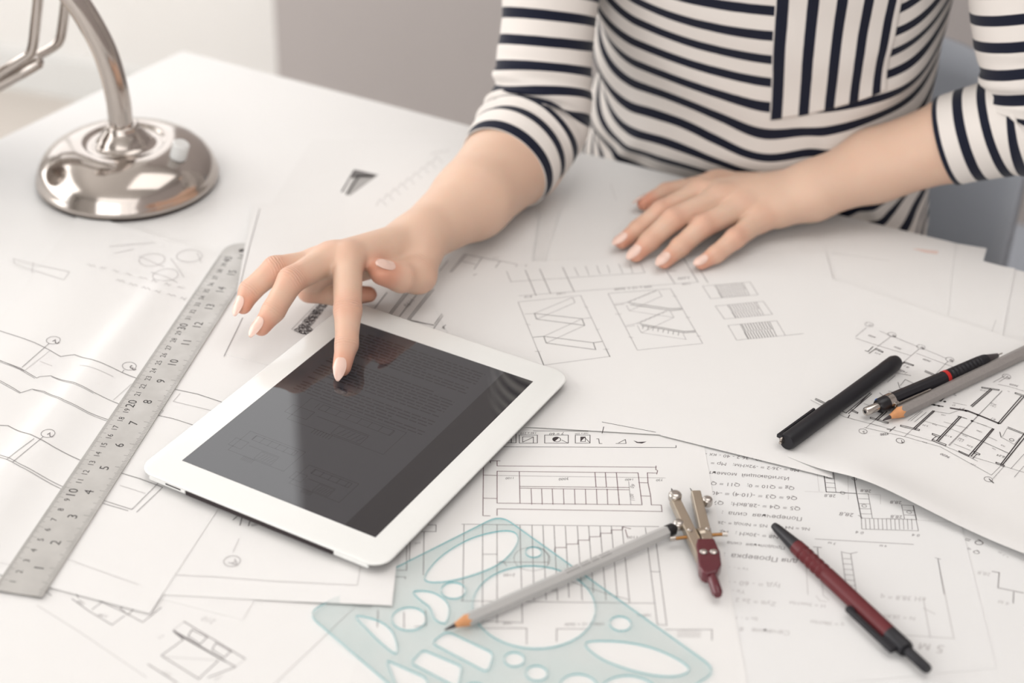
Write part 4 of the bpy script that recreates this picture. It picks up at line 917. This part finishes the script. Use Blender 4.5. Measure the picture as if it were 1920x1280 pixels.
for H in 'AB':
    wr, rw = JP[H+'_arm'][0]
    mid = JP[H+'_middle'][0][0]; ax = mid-wr; ax /= np.linalg.norm(ax)
    side = JP[H+'_index'][0][0]-JP[H+'_pinky'][0][0]; side -= ax*(side@ax); side /= np.linalg.norm(side)   # towards the thumb
    palm = []
    for f, o_, rr in (('index', .95, 1.25), ('middle', .3, 1.3), ('ring', -.4, 1.25), ('pinky', -1.0, 1.2)):
        m_, r_ = JP[H+'_'+f][0]; palm.append((wr+side*o_+ax*.3, m_, rr, r_))
    th = JP[H+'_thumb']; palm.append((wr+side*.9, th[0][0], 1.4, th[0][1]*.95)); palm.append((th[0][0], th[1][0], th[0][1], th[1][1]))
    # flesh of the palm below the metacarpals
    dn = np.cross(ax, side); dn *= -np.sign(dn[2]); 
    im, pm = JP[H+'_index'][0][0], JP[H+'_pinky'][0][0]
    palm.append((wr+ax*1.2+dn*.5+side*.4, (im+wr)/2+dn*.7, 1.3, 1.25)); palm.append((wr+ax*1.0+dn*.5-side*.8, (pm*.65+wr*.35)+dn*.45, 1.35, 1.1))
    arm = JP[H+'_arm']; ap = []
    for i in range(3):
        (a, ra), (b, rb) = arm[i], arm[i+1]
        w0 = (.55, .45, .2, 0)[i]; w1 = (.55, .45, .2, 0)[i+1]
        for sg in (1, -1): ap.append((a+side*sg*w0, b+side*sg*w1, ra-.38*w0, rb-.38*w1))
    sho = SHR if H == 'A' else SHL; elb, re = arm[3]
    ap += [(elb, sho, re*.84, 3.3), (sho, TC+np.array([0, 0, 29])-NB*1.5, 3.2, 5.0)]
    prims[H+'_palm'] = palm; prims[H+'_arm'] = ap
    for f in ('index', 'middle', 'ring', 'pinky'): prims[H+'_'+f] = chain(JP[H+'_'+f])
    prims[H+'_thumb'] = chain(JP[H+'_thumb'][1:])
prims['torso'] = [(TC+EE*s*4.5+np.array([0, 0, -4]), TC+EE*s*4.5+np.array([0, 0, 27])-NB*1.5, 6.0, 6.0) for s in (-1, 1)]
prims['neck'] = [(TC+np.array([0, 0, 28])-NB*1.5, TC+np.array([0, 0, 42])-NB*3, 6.0, 5.0)]
BIG = 50.0
def grp(P, key, near, k):
    d = None
    for a, b, ra, rb in prims[key]:
        if near is not None:
            m_ = (a+b)/2; R_ = np.linalg.norm(b-a)/2+max(ra, rb)
            if np.linalg.norm(near[0]-m_) > near[1]+R_+1.6: continue
        x = cone_sd(P, a, b, ra, rb); d = x if d is None else smin(d, x, k)
    return d
def body_sdf(P, near):
    tot = np.full(len(P), BIG)
    for H in 'AB':
        palm = grp(P, H+'_palm', near, .9); arm = grp(P, H+'_arm', near, 1.1)
        base = palm if arm is None else arm if palm is None else smin(palm, arm, 1.4)
        if base is not None: tot = np.minimum(tot, base)
        for f in ('index', 'middle', 'ring', 'pinky', 'thumb'):
            d = grp(P, H+'_'+f, near, .28)
            if d is None: continue
            tot = np.minimum(tot, d if palm is None else smin(d, palm, .75 if f != 'thumb' else .9))
    for key in ('torso', 'neck'):
        d = grp(P, key, near, 3.0)
        if d is not None: tot = smin(tot, d, 3.0)
    return tot
lo = np.array([-22., 95., -12.]); hi = np.array([50., 156., 48.])
BV, BF = surface_nets(body_sdf, lo, hi, 0.15)
# local smoothing of the polygonised surface
def relax(V, F, it, lam=.5):
    n = len(V); a = np.concatenate([F[:, i] for i in range(4)]); b = np.concatenate([F[:, (i+1) % 4] for i in range(4)])
    deg = np.bincount(a, minlength=n)+np.bincount(b, minlength=n)
    for _ in range(it):
        S_ = np.stack([np.bincount(a, V[b, k], n)+np.bincount(b, V[a, k], n) for k in range(3)], -1)/np.maximum(deg, 1)[:, None]
        V = V+lam*(S_-V)
    return V
BV = relax(BV, BF, 2)
PO = np.array([TC[0], TC[1], FL])
person = thing('person', 'person in a navy and white striped shirt leaning over the desk, pointing at the tablet', 'person', PO)
me = np_mesh('body', BV, BF, PO)
# redness of knuckles, fingertips and palm edges as skin pigment
red = np.zeros(len(BV))
for k, js in JP.items():
    if 'arm' in k: continue
    for i, (p, r) in enumerate(js):
        a = (.30, .45, .30, .75)[i] if 'thumb' not in k else (.2, .3, .3, .9)[i]
        d = np.linalg.norm(BV-p, axis=1); red = np.maximum(red, a*np.exp(-(np.maximum(d-r*.6, 0)/(.9 if i == 3 else .75))**2))
# creases over the finger joints: coordinate along the finger and strength on the back of the joint
cs, cw = np.zeros(len(BV)), np.zeros(len(BV))
vn = np.empty(len(BV)*3, np.float32); me.vertices.foreach_get('normal', vn); vn = vn.reshape(-1, 3)
for k, js in JP.items():
    if 'arm' in k or 'pinky' in k and k[0] == 'A': continue
    for i in (1, 2):
        p, r = js[i]; t = js[i+1][0]-js[i-1][0]; t /= np.linalg.norm(t); rel = BV-p; s_ = rel@t
        rad = np.linalg.norm(rel-s_[:, None]*t, axis=1)
        up = np.array([0, -.35, 1.0]); up -= t*(up@t); up /= np.linalg.norm(up)
        w = np.exp(-(s_/(.42 if i == 1 else .28))**2)*(rad < r*1.35)*np.clip((vn@up-.15)/.5, 0, 1)*(np.abs(s_) < 1.5)*(1 if i == 1 else .6)
        m_ = w > cw; cs[m_] = s_[m_]; cw[m_] = w[m_]
for nm_, ar in (('crease_s', cs), ('crease_w', cw)):
    a_ = me.attributes.new(nm_, 'FLOAT', 'POINT'); a_.data.foreach_set('value', ar.astype(np.float32))
at = me.attributes.new('redness', 'FLOAT', 'POINT'); at.data.foreach_set('value', red.astype(np.float32))
sk = bpy.data.materials.new('skin'); sk.use_nodes = True; nt = sk.node_tree; b = nt.nodes['Principled BSDF']
an = nt.nodes.new('ShaderNodeAttribute'); an.attribute_name = 'redness'
tc = nt.nodes.new('ShaderNodeTexCoord'); nz = nt.nodes.new('ShaderNodeTexNoise'); nz.inputs['Scale'].default_value = 45; nz.inputs['Detail'].default_value = 5
nt.links.new(tc.outputs['Object'], nz.inputs['Vector'])
m1 = nt.nodes.new('ShaderNodeMix'); m1.data_type = 'RGBA'; m1.inputs['A'].default_value = (*lin((228, 196, 174)), 1); m1.inputs['B'].default_value = (*lin((222, 184, 160)), 1)
nt.links.new(nz.outputs['Fac'], m1.inputs['Factor'])
m2 = nt.nodes.new('ShaderNodeMix'); m2.data_type = 'RGBA'; m2.inputs['B'].default_value = (*lin((226, 156, 130)), 1)
nt.links.new(an.outputs['Fac'], m2.inputs['Factor']); nt.links.new(m1.outputs['Result'], m2.inputs['A']); nt.links.new(m2.outputs['Result'], b.inputs['Base Color'])
b.inputs['Roughness'].default_value = 0.46; b.inputs['Specular IOR Level'].default_value = 0.35
b.inputs['Subsurface Weight'].default_value = 0.25; b.inputs['Subsurface Radius'].default_value = (1.0, 0.35, 0.2); b.inputs['Subsurface Scale'].default_value = 0.004
n2 = nt.nodes.new('ShaderNodeTexNoise'); n2.inputs['Scale'].default_value = 900; nt.links.new(tc.outputs['Object'], n2.inputs['Vector'])
bp = nt.nodes.new('ShaderNodeBump'); bp.inputs['Strength'].default_value = .06; bp.inputs['Distance'].default_value = .0006
nt.links.new(n2.outputs['Fac'], bp.inputs['Height'])
c1 = nt.nodes.new('ShaderNodeAttribute'); c1.attribute_name = 'crease_s'; c2 = nt.nodes.new('ShaderNodeAttribute'); c2.attribute_name = 'crease_w'
n3 = nt.nodes.new('ShaderNodeTexNoise'); n3.inputs['Scale'].default_value = 140; nt.links.new(tc.outputs['Object'], n3.inputs['Vector'])
ma = nt.nodes.new('ShaderNodeMath'); ma.operation = 'MULTIPLY_ADD'; ma.inputs[1].default_value = 2*math.pi/.2; nt.links.new(c1.outputs['Fac'], ma.inputs[0])
mb_ = nt.nodes.new('ShaderNodeMath'); mb_.operation = 'MULTIPLY'; mb_.inputs[1].default_value = 7.0; nt.links.new(n3.outputs['Fac'], mb_.inputs[0]); nt.links.new(mb_.outputs[0], ma.inputs[2])
sn = nt.nodes.new('ShaderNodeMath'); sn.operation = 'SINE'; nt.links.new(ma.outputs[0], sn.inputs[0])
mw = nt.nodes.new('ShaderNodeMath'); mw.operation = 'MULTIPLY'; nt.links.new(sn.outputs[0], mw.inputs[0]); nt.links.new(c2.outputs['Fac'], mw.inputs[1])
bq_ = nt.nodes.new('ShaderNodeBump'); bq_.inputs['Strength'].default_value = .55; bq_.inputs['Distance'].default_value = .0004
nt.links.new(mw.outputs[0], bq_.inputs['Height']); nt.links.new(bp.outputs['Normal'], bq_.inputs['Normal']); nt.links.new(bq_.outputs['Normal'], b.inputs['Normal'])
M['skin'] = sk; me.materials.append(sk)
body = bpy.data.objects.new('body', me); C.objects.link(body); body.parent = person
# ---------------------------------------------------------------- finger nails
M['nail'] = mat('nude_nail_polish', (238, 203, 188), 0.22, noise=0.02, nscale=60, coat=0.4)
def nail(key, up_hint, length, width, over=.35, back=.55, ang=0.0):
    js = JP[key]; (a, ra), (b, rb) = js[-2], js[-1]
    d = (b-a)/np.linalg.norm(b-a); up = np.array(up_hint, float); up -= d*(up@d); up /= np.linalg.norm(up); sd = np.cross(d, up)
    c, s = math.cos(ang), math.sin(ang); up, sd = c*up+s*sd, -s*up+c*sd
    nu, nv = 10, 14; top = []
    for j in range(nv+1):
        t = j/nv; x = -back+(length)*t                       # along the finger from the cuticle to the free edge
        wd = width/2*(max(0.10, 1-((t-.45)/.56)**2.7 if t > .45 else 1-((.45-t)/.47)**2*.75))**.5
        if j == 0: wd *= .75
        r_loc = ra+(rb-ra)*np.clip(1+x/np.linalg.norm(b-a), 0, 1)
        for i in range(nu+1):
            q = (i/nu-.5)*2*wd; th = q/max(r_loc, .3)*.92
            rad = r_loc+.05-0.30*max(0, x-.15)**1.7
            p = b+d*x+up*(rad*math.cos(th))+sd*(rad*math.sin(th)); top.append((p, (up*math.cos(th)+sd*math.sin(th))))
    m = MB(); N = len(top); vs = [tuple(p-PO) for p, n in top]+[tuple(p-n*.09-PO) for p, n in top]; fs = []
    for j in range(nv):
        for i in range(nu):
            q = j*(nu+1)+i; f = (q, q+1, q+nu+2, q+nu+1); fs += [f, tuple(k+N for k in f[::-1])]
    ring = [i for i in range(nu+1)]+[j*(nu+1)+nu for j in range(1, nv+1)]+[nv*(nu+1)+i for i in range(nu-1, -1, -1)]+[j*(nu+1) for j in range(nv-1, 0, -1)]
    for i in range(len(ring)): q, w_ = ring[i], ring[(i+1) % len(ring)]; fs.append((w_, q, q+N, w_+N))
    m.add(vs, fs); o = m.build('fingernail', M['nail'], body, smooth=True, angle=70); return o
nail('A_index', (-.12, -.6, 1), 1.62, 1.02, back=.42)
nail('A_middle', (-.42, -.55, .9), 1.55, 1.0, back=.42)
nail('A_ring', (-.5, -.5, .9), 1.45, .95, back=.42)
nail('A_thumb', (.85, .2, .75), 1.55, 1.25, back=.42)
nail('B_index', (-.25, -.35, 1), 1.4, .95, back=.42)
nail('B_middle', (-.2, -.4, 1), 1.45, 1.0, back=.42)
nail('B_ring', (-.15, -.45, 1), 1.45, 1.0, back=.42)
nail('B_pinky', (-.1, -.5, 1), 1.25, .85, back=.42)
nail('B_thumb', (-.6, .6, 1), 1.4, 1.05, back=.42)
# ---------------------------------------------------------------- striped shirt
def stripe_mat(name, attr, period, frac, phase=0.0):
    m = bpy.data.materials.new(name); m.use_nodes = True; nt = m.node_tree; b = nt.nodes['Principled BSDF']
    a = nt.nodes.new('ShaderNodeAttribute'); a.attribute_name = attr
    tc = nt.nodes.new('ShaderNodeTexCoord'); nz = nt.nodes.new('ShaderNodeTexNoise'); nz.inputs['Scale'].default_value = 60; nt.links.new(tc.outputs['Object'], nz.inputs['Vector'])
    w = nt.nodes.new('ShaderNodeMath'); w.operation = 'MULTIPLY_ADD'; w.inputs[1].default_value = 0.05; nt.links.new(nz.outputs['Fac'], w.inputs[0]); nt.links.new(a.outputs['Fac'], w.inputs[2])
    d = nt.nodes.new('ShaderNodeMath'); d.operation = 'MULTIPLY_ADD'; d.inputs[1].default_value = 1/period; d.inputs[2].default_value = phase; nt.links.new(w.outputs[0], d.inputs[0])
    f = nt.nodes.new('ShaderNodeMath'); f.operation = 'FRACT'; nt.links.new(d.outputs[0], f.inputs[0])
    s = nt.nodes.new('ShaderNodeMath'); s.operation = 'SUBTRACT'; s.inputs[1].default_value = .5; nt.links.new(f.outputs[0], s.inputs[0])
    ab = nt.nodes.new('ShaderNodeMath'); ab.operation = 'ABSOLUTE'; nt.links.new(s.outputs[0], ab.inputs[0])
    mr = nt.nodes.new('ShaderNodeMapRange'); mr.inputs['From Min'].default_value = frac/2-.015; mr.inputs['From Max'].default_value = frac/2+.015; nt.links.new(ab.outputs[0], mr.inputs['Value'])
    mx = nt.nodes.new('ShaderNodeMix'); mx.data_type = 'RGBA'; mx.inputs['A'].default_value = (*lin((27, 30, 46)), 1); mx.inputs['B'].default_value = (*lin((233, 226, 220)), 1)
    nt.links.new(mr.outputs['Result'], mx.inputs['Factor']); nt.links.new(mx.outputs['Result'], b.inputs['Base Color'])
    b.inputs['Roughness'].default_value = .9; b.inputs['Specular IOR Level'].default_value = .15; b.inputs['Sheen Weight'].default_value = .15
    n2 = nt.nodes.new('ShaderNodeTexNoise'); n2.inputs['Scale'].default_value = 700; nt.links.new(tc.outputs['Object'], n2.inputs['Vector'])
    bp = nt.nodes.new('ShaderNodeBump'); bp.inputs['Strength'].default_value = .12; bp.inputs['Distance'].default_value = .0006
    nt.links.new(n2.outputs['Fac'], bp.inputs['Height']); nt.links.new(bp.outputs['Normal'], b.inputs['Normal'])
    return m
PER = 2.05
M['stripe'] = stripe_mat('striped_jersey', 'stripe', PER, .40)
def grid_cloth(name, Pg, Sg, mtl, parent, thick=.12, closed=True):
    """Pg: (rows, cols, 3) points in cm; Sg: stripe coordinate"""
    n, k = Pg.shape[:2]; idx = np.arange(n*k).reshape(n, k)
    if closed: nx = np.roll(idx, -1, 1); F = np.stack([idx[:-1], nx[:-1], nx[1:], idx[1:]], -1).reshape(-1, 4)
    else: F = np.stack([idx[:-1, :-1], idx[:-1, 1:], idx[1:, 1:], idx[1:, :-1]], -1).reshape(-1, 4)
    me = np_mesh(name, Pg.reshape(-1, 3), F, PO)
    at = me.attributes.new('stripe', 'FLOAT', 'POINT'); at.data.foreach_set('value', Sg.astype(np.float32).ravel())
    me.materials.append(mtl); o = bpy.data.objects.new(name, me); C.objects.link(o); o.parent = parent
    md = o.modifiers.new('thickness', 'SOLIDIFY'); md.thickness = thick*CM; md.offset = -1.0
    return o
def interp(x, xs, ys): return np.interp(x, xs, ys)
def torso_pt(th, z):
    """th: angle around the body (-90 deg = front), arrays; returns points and stripe coordinate"""
    zs = [-18, -10, -4, 2, 8, 14, 22, 29, 33, 36, 39]
    a = interp(z, zs, [17.6, 17.0, 16.0, 15.0, 14.7, 15.0, 15.7, 16.3, 15.0, 11.0, 6.3])
    b = interp(z, zs, [10.0, 9.4, 9.0, 9.3, 9.9, 10.6, 11.6, 10.0, 8.6, 7.4, 6.0])
    lean = interp(z, zs, [1.0, .8, .2, -.2, -.8, -1.4, -2.0, -2.2, -2.3, -2.4, -2.6])
    cz, sz = np.cos(th), np.sin(th); pw = .86
    X = a*np.sign(cz)*np.abs(cz)**pw; Y = b*np.sign(sz)*np.abs(sz)**pw
    deg = np.degrees(th)
    # folds: bulge of loose cloth over the waist, diagonal drags from the armpit, gathers at the hem
    g = lambda x, c, w: np.exp(-((x-c)/w)**2)
    fr = g(deg, -90, 60)
    d = .95*fr*g(z, 3.0+.02*(deg+80), 2.4)-.75*fr*g(z, -.6, 1.3)
    d += -.55*g(z-.28*(deg+118), -1.0, 1.3)*g(deg, -140, 22)+.4*g(z-.28*(deg+118), 1.6, 1.2)*g(deg, -138, 22)
    d += -.4*g(z+.30*(deg+52), 2.0, 1.2)*g(deg, -42, 18)+.3*g(z+.30*(deg+52), 4.6, 1.2)*g(deg, -42, 18)
    d += .45*np.sin((z*1.05+(deg+150)*.085))*g(deg, -158, 26)*g(z, 5, 12)
    d += .35*np.sin((z*1.2-(deg+20)*.11))*g(deg, -22, 26)*g(z, 3, 12)
    d += .22*np.sin(deg*.16+z*.5)*g(z, -6, 6)
    d += .10*np.sin(deg*.07+z*.9)*fr
    nl = np.sqrt((cz/a)**2+(sz/b)**2); nx, ny = cz/a/nl, sz/b/nl
    P = TC+EE*(X+nx*d)[..., None]+NB*(Y+ny*d+lean)[..., None]; P[..., 2] = z
    lf = np.clip((-118-deg)/45, 0, 1.4); rt_ = np.clip((deg+58)/50, 0, 1.4)
    S = z-4.2*lf**1.6-3.2*rt_**1.5+1.1*g(deg, -80, 13)*g(z, 4.5, 3.5)-.5*g(deg, -62, 9)*g(z, 3, 3)+.25*np.sin(deg*.09+z*.25)
    return P, S
th = np.radians(np.linspace(-270, 90, 221)[:-1]); zz_ = np.linspace(-18, 39, 190)
TH, ZZ = np.meshgrid(th, zz_)
Pg, Sg = torso_pt(TH, ZZ)
shirt = grid_cloth('shirt', Pg, Sg, M['stripe'], person)
shirt['label'] = 'navy and white striped jersey shirt'
def sleeve(ctrl, rad, folds, s0, n=110, m=170, stripe=None, flat=1.0):
    path = np.array(catmull(ctrl, 12)); L = np.r_[0, np.cumsum(np.linalg.norm(np.diff(path, axis=0), axis=1))]
    t = np.linspace(0, L[-1], m); pts = np.stack([np.interp(t, L, path[:, i]) for i in range(3)], -1)
    ctl = np.array(ctrl); cl = [L[i*12] for i in range(len(ctrl))]; r = np.interp(t, cl, rad)
    T = np.gradient(pts, axis=0); T /= np.linalg.norm(T, axis=1)[:, None]
    a = np.cross(T[0], [0, 1, 0]); a /= np.linalg.norm(a); A_, B_ = [], []
    for i in range(m):
        a = a-T[i]*(a@T[i]); a /= np.linalg.norm(a); A_.append(a); B_.append(np.cross(T[i], a))
    A_, B_ = np.array(A_), np.array(B_); ph = np.linspace(0, 2*math.pi, n, endpoint=False)
    tt, pp = np.meshgrid(t, ph, indexing='ij'); rr = r[:, None]+folds(tt, pp, L[-1])
    P = pts[:, None]+rr[..., None]*(np.cos(pp)[..., None]*A_[:, None]+np.sin(pp)[..., None]*B_[:, None])
    S = L[-1]-tt+s0+(stripe(tt, pp, L[-1]) if stripe else 0)
    return P, S
eA, cA = JP['A_arm'][3][0], JP['A_arm'][2][0]; wA = JP['A_arm'][1][0]
dA = (wA-cA)/np.linalg.norm(wA-cA)
def foldsA(t, p, L):
    e = L-6.5; w = np.exp(-((t-e)/3.6)**2)
    return w*(.34*np.sin((t-e)*3.0+1.4*np.sin(p+.5))+.18*np.sin((t-e)*5.1+2*p))*(0.55+.45*np.cos(p-2.6))+.06*np.sin(t*.9+p)+.10*np.sin(2*p+t*.35)-.15*np.exp(-((t-L)/.8)**2)
P, S = sleeve([SHR+EE*7+[0, 0, -1.5], SHR+[0, 0, -.3], SHR*.6+eA*.4+[0.2, 0, 0], SHR*.28+eA*.72+[-.1, 0, 0], eA+[-.1, .4, 1.0], (eA+cA)/2+[0, 0, .2], cA+dA*2.4], [6.4, 5.2, 4.5, 3.95, 4.2, 4.25, 4.0], foldsA, .55, stripe=lambda t, p, L: .35*np.sin(2*p+.8*t)*np.exp(-((t-(L-6.5))/3.5)**2))
sl = grid_cloth('sleeve', P, S, M['stripe'], shirt)
eB, cB, wB = JP['B_arm'][3][0], JP['B_arm'][2][0], JP['B_arm'][1][0]; dB = (wB-cB)/np.linalg.norm(wB-cB)
def foldsB(t, p, L):
    e = L-9.5; w = np.exp(-((t-e)/3.2)**2)
    return w*(.25*np.sin((t-e)*2.6+1.1*np.sin(p))+.12*np.sin((t-e)*4.7+2*p))+.06*np.sin(t*.8+p)+.08*np.sin(2*p+t*.3)
P, S = sleeve([SHL-EE*7+[0, 0, -1.5], SHL+[.2, 0, -.3], SHL*.62+eB*.38, SHL*.25+eB*.75, eB+[-.1, .1, -.2], (eB+cB)/2+[.2, 0, -.1], cB+dB*1.0], [6.4, 5.3, 4.9, 4.75, 4.4, 4.0, 3.7], foldsB, 1.0)
sl = grid_cloth('sleeve', P, S, M['stripe'], shirt)
# patch pocket with upright stripes
def pocket(corners, nu=60, nv=60):
    """corners: (deg, z) upper-left, upper-right, lower-right, lower-left on the torso"""
    u, v = np.meshgrid(np.linspace(0, 1, nu), np.linspace(0, 1, nv)); q = [np.array(c_, float) for c_ in corners]
    G_ = (q[0]*((1-u)*(1-v))[..., None]+q[1]*(u*(1-v))[..., None]+q[2]*(u*v)[..., None]+q[3]*((1-u)*v)[..., None])
    P, _ = torso_pt(np.radians(G_[..., 0]), G_[..., 1])
    c0 = TC.copy(); n_ = P-c0; n_[..., 2] = 0; n_ -= EE*(n_@EE)[..., None]*.35; n_ /= np.linalg.norm(n_, axis=-1)[..., None]
    P = P+n_*.22; dP = np.linalg.norm(np.diff(P, axis=1), axis=-1); arc = np.concatenate([np.zeros((nv, 1)), np.cumsum(dP, 1)], 1)
    W_ = arc[nv//2, -1]; S = u*W_
    return P, S, W_
P, S, PW = pocket([(-76.3, 21.5), (-34, 21.5), (-34.5, 11.1), (-75.5, 7.6)])
M['stripe_pocket'] = stripe_mat('striped_jersey_pocket', 'stripe', PER, .40, .25)
pk = grid_cloth('pocket', P[::-1], S[::-1], M['stripe_pocket'], shirt, thick=.18, closed=False)
# trousers below the shirt, mostly hidden by the desk
M['denim'] = mat('grey_trousers', (96, 94, 98), .9, noise=.1, nscale=120, bump=.1, bscale=500)
tr = [(TC+EE*s*5+np.array([0, 0, -10])+NB*.3, TC+EE*s*7.5+np.array([0, 0, -21])+NB*.3, 9.0, 9.0) for s in (-1, 1)]
tr += [(TC+EE*s*8.5+np.array([0, 0, -21])+NB*0, TC+EE*s*10-NB*38+np.array([0, 0, -22]), 8.2, 6.2) for s in (-1, 1)]
tr += [(TC+EE*s*10-NB*38+np.array([0, 0, -22]), TC+EE*s*9.5-NB*36+np.array([0, 0, -66]), 6.0, 4.4) for s in (-1, 1)]
def tr_sdf(P, near):
    d = np.full(len(P), BIG)
    for a_, b_, ra, rb in tr: d = smin(d, cone_sd(P, a_, b_, ra, rb), 2.0)
    return d
TV, TF = surface_nets(tr_sdf, np.array([-15., 85., -76.]), np.array([50., 165., 6.]), 1.1)
me = np_mesh('trousers', TV, TF, PO); me.materials.append(M['denim']); o = bpy.data.objects.new('trousers', me); C.objects.link(o); o.parent = person
for s in (-1, 1):
    f0 = TC+EE*s*9.5-NB*36+np.array([0, 0, -71])
    m = MB(); m.tube([f0+NB*5-PO, f0+NB*2-PO, f0-NB*6-PO, f0-NB*13-PO, f0-NB*15-PO], [2.2, 3.0, 3.0, 2.6, 1.2], 18); m.build('shoe', M['white_plastic'], person, smooth=True)
# ---------------------------------------------------------------- chair behind the desk
M['chair_shell'] = mat('chair_grey_blue_shell', (176, 181, 190), .5, noise=.02, nscale=30)
M['chair_metal'] = mat('chair_leg_metal', (150, 150, 152), .3, metal=.9, noise=.03)
cc0 = TC+NB*6+EE*4; SEAT = -31.0
chair = thing('chair', 'grey blue moulded chair under the person', 'chair', (cc0[0], cc0[1], FL), math.atan2(EE[1], EE[0]))
def CHz(z): return z-FL
m = MB(); m.prism(rrect(20, 22, 7), CHz(SEAT-3), CHz(SEAT)); m.build('seat', M['chair_shell'], chair, bevel=.8, bseg=3)
# curved backrest
vs, fs, n = [], [], 24
for i in range(n+1):
    t = -1+2*i/n; x = 17*t; y = 9-4*t*t
    for z, dy in ((SEAT+4, -2), (SEAT+16, 0), (SEAT+34, 2.5), (SEAT+37-3*abs(t)**4, 3)):
        vs.append((x, y+dy, CHz(z)))
for i in range(n):
    for k in range(3): a = i*4+k; fs.append((a, a+4, a+5, a+1))
m = MB(); m.add(vs, fs); bk = m.build('backrest', M['chair_shell'], chair, smooth=True)
sd = bk.modifiers.new('thick', 'SOLIDIFY'); sd.thickness = .018
for sx, sy in ((-1, -1), (1, -1), (-1, 1), (1, 1)):
    m = MB(); m.tube([(sx*20, sy*15, CHz(SEAT-3)), (sx*23, sy*19, 0)], [1.3, 1.0], 14); m.build('leg', M['chair_metal'], chair, smooth=True)
for sx in (-1, 1):
    m = MB(); m.tube([(sx*14, 9, CHz(SEAT-2)), (sx*14, 9, CHz(SEAT+10))], 1.2, 12); m.build('back_support', M['chair_metal'], chair, smooth=True)

# upholstered bench farther back at the right
b0, b1 = D(1745, 345, -29), D(1915, 405, -29); bd = (b1-b0)/np.linalg.norm(b1-b0); bn = np.array([bd[1], -bd[0], 0])
bc = b0+bd*9; bench = thing('bench', 'blue grey upholstered bench behind the desk at the right edge', 'bench', (bc[0]+bd[0]*50+bn[0]*13, bc[1]+bd[1]*50+bn[1]*13, FL), math.atan2(bd[1], bd[0]))
m = MB(); m.prism(rrect(50, 13, 4), -41-FL, -29-FL); m.build('cushion', M['chair_shell'], bench, bevel=2.5, bseg=4)
m = MB(); m.box(-48, 48, -11, 11, 10, -41-FL); m.build('base', M['wall_grey'], bench, bevel=.5)
for sx in (-1, 1):
    for sy in (-1, 1): m = MB(); m.tube([(sx*44, sy*9, 10), (sx*44, sy*9, 0)], 1.6, 12); m.build('leg', M['chair_metal'], bench, smooth=True)
for s_ in sh.values(): s_.done()
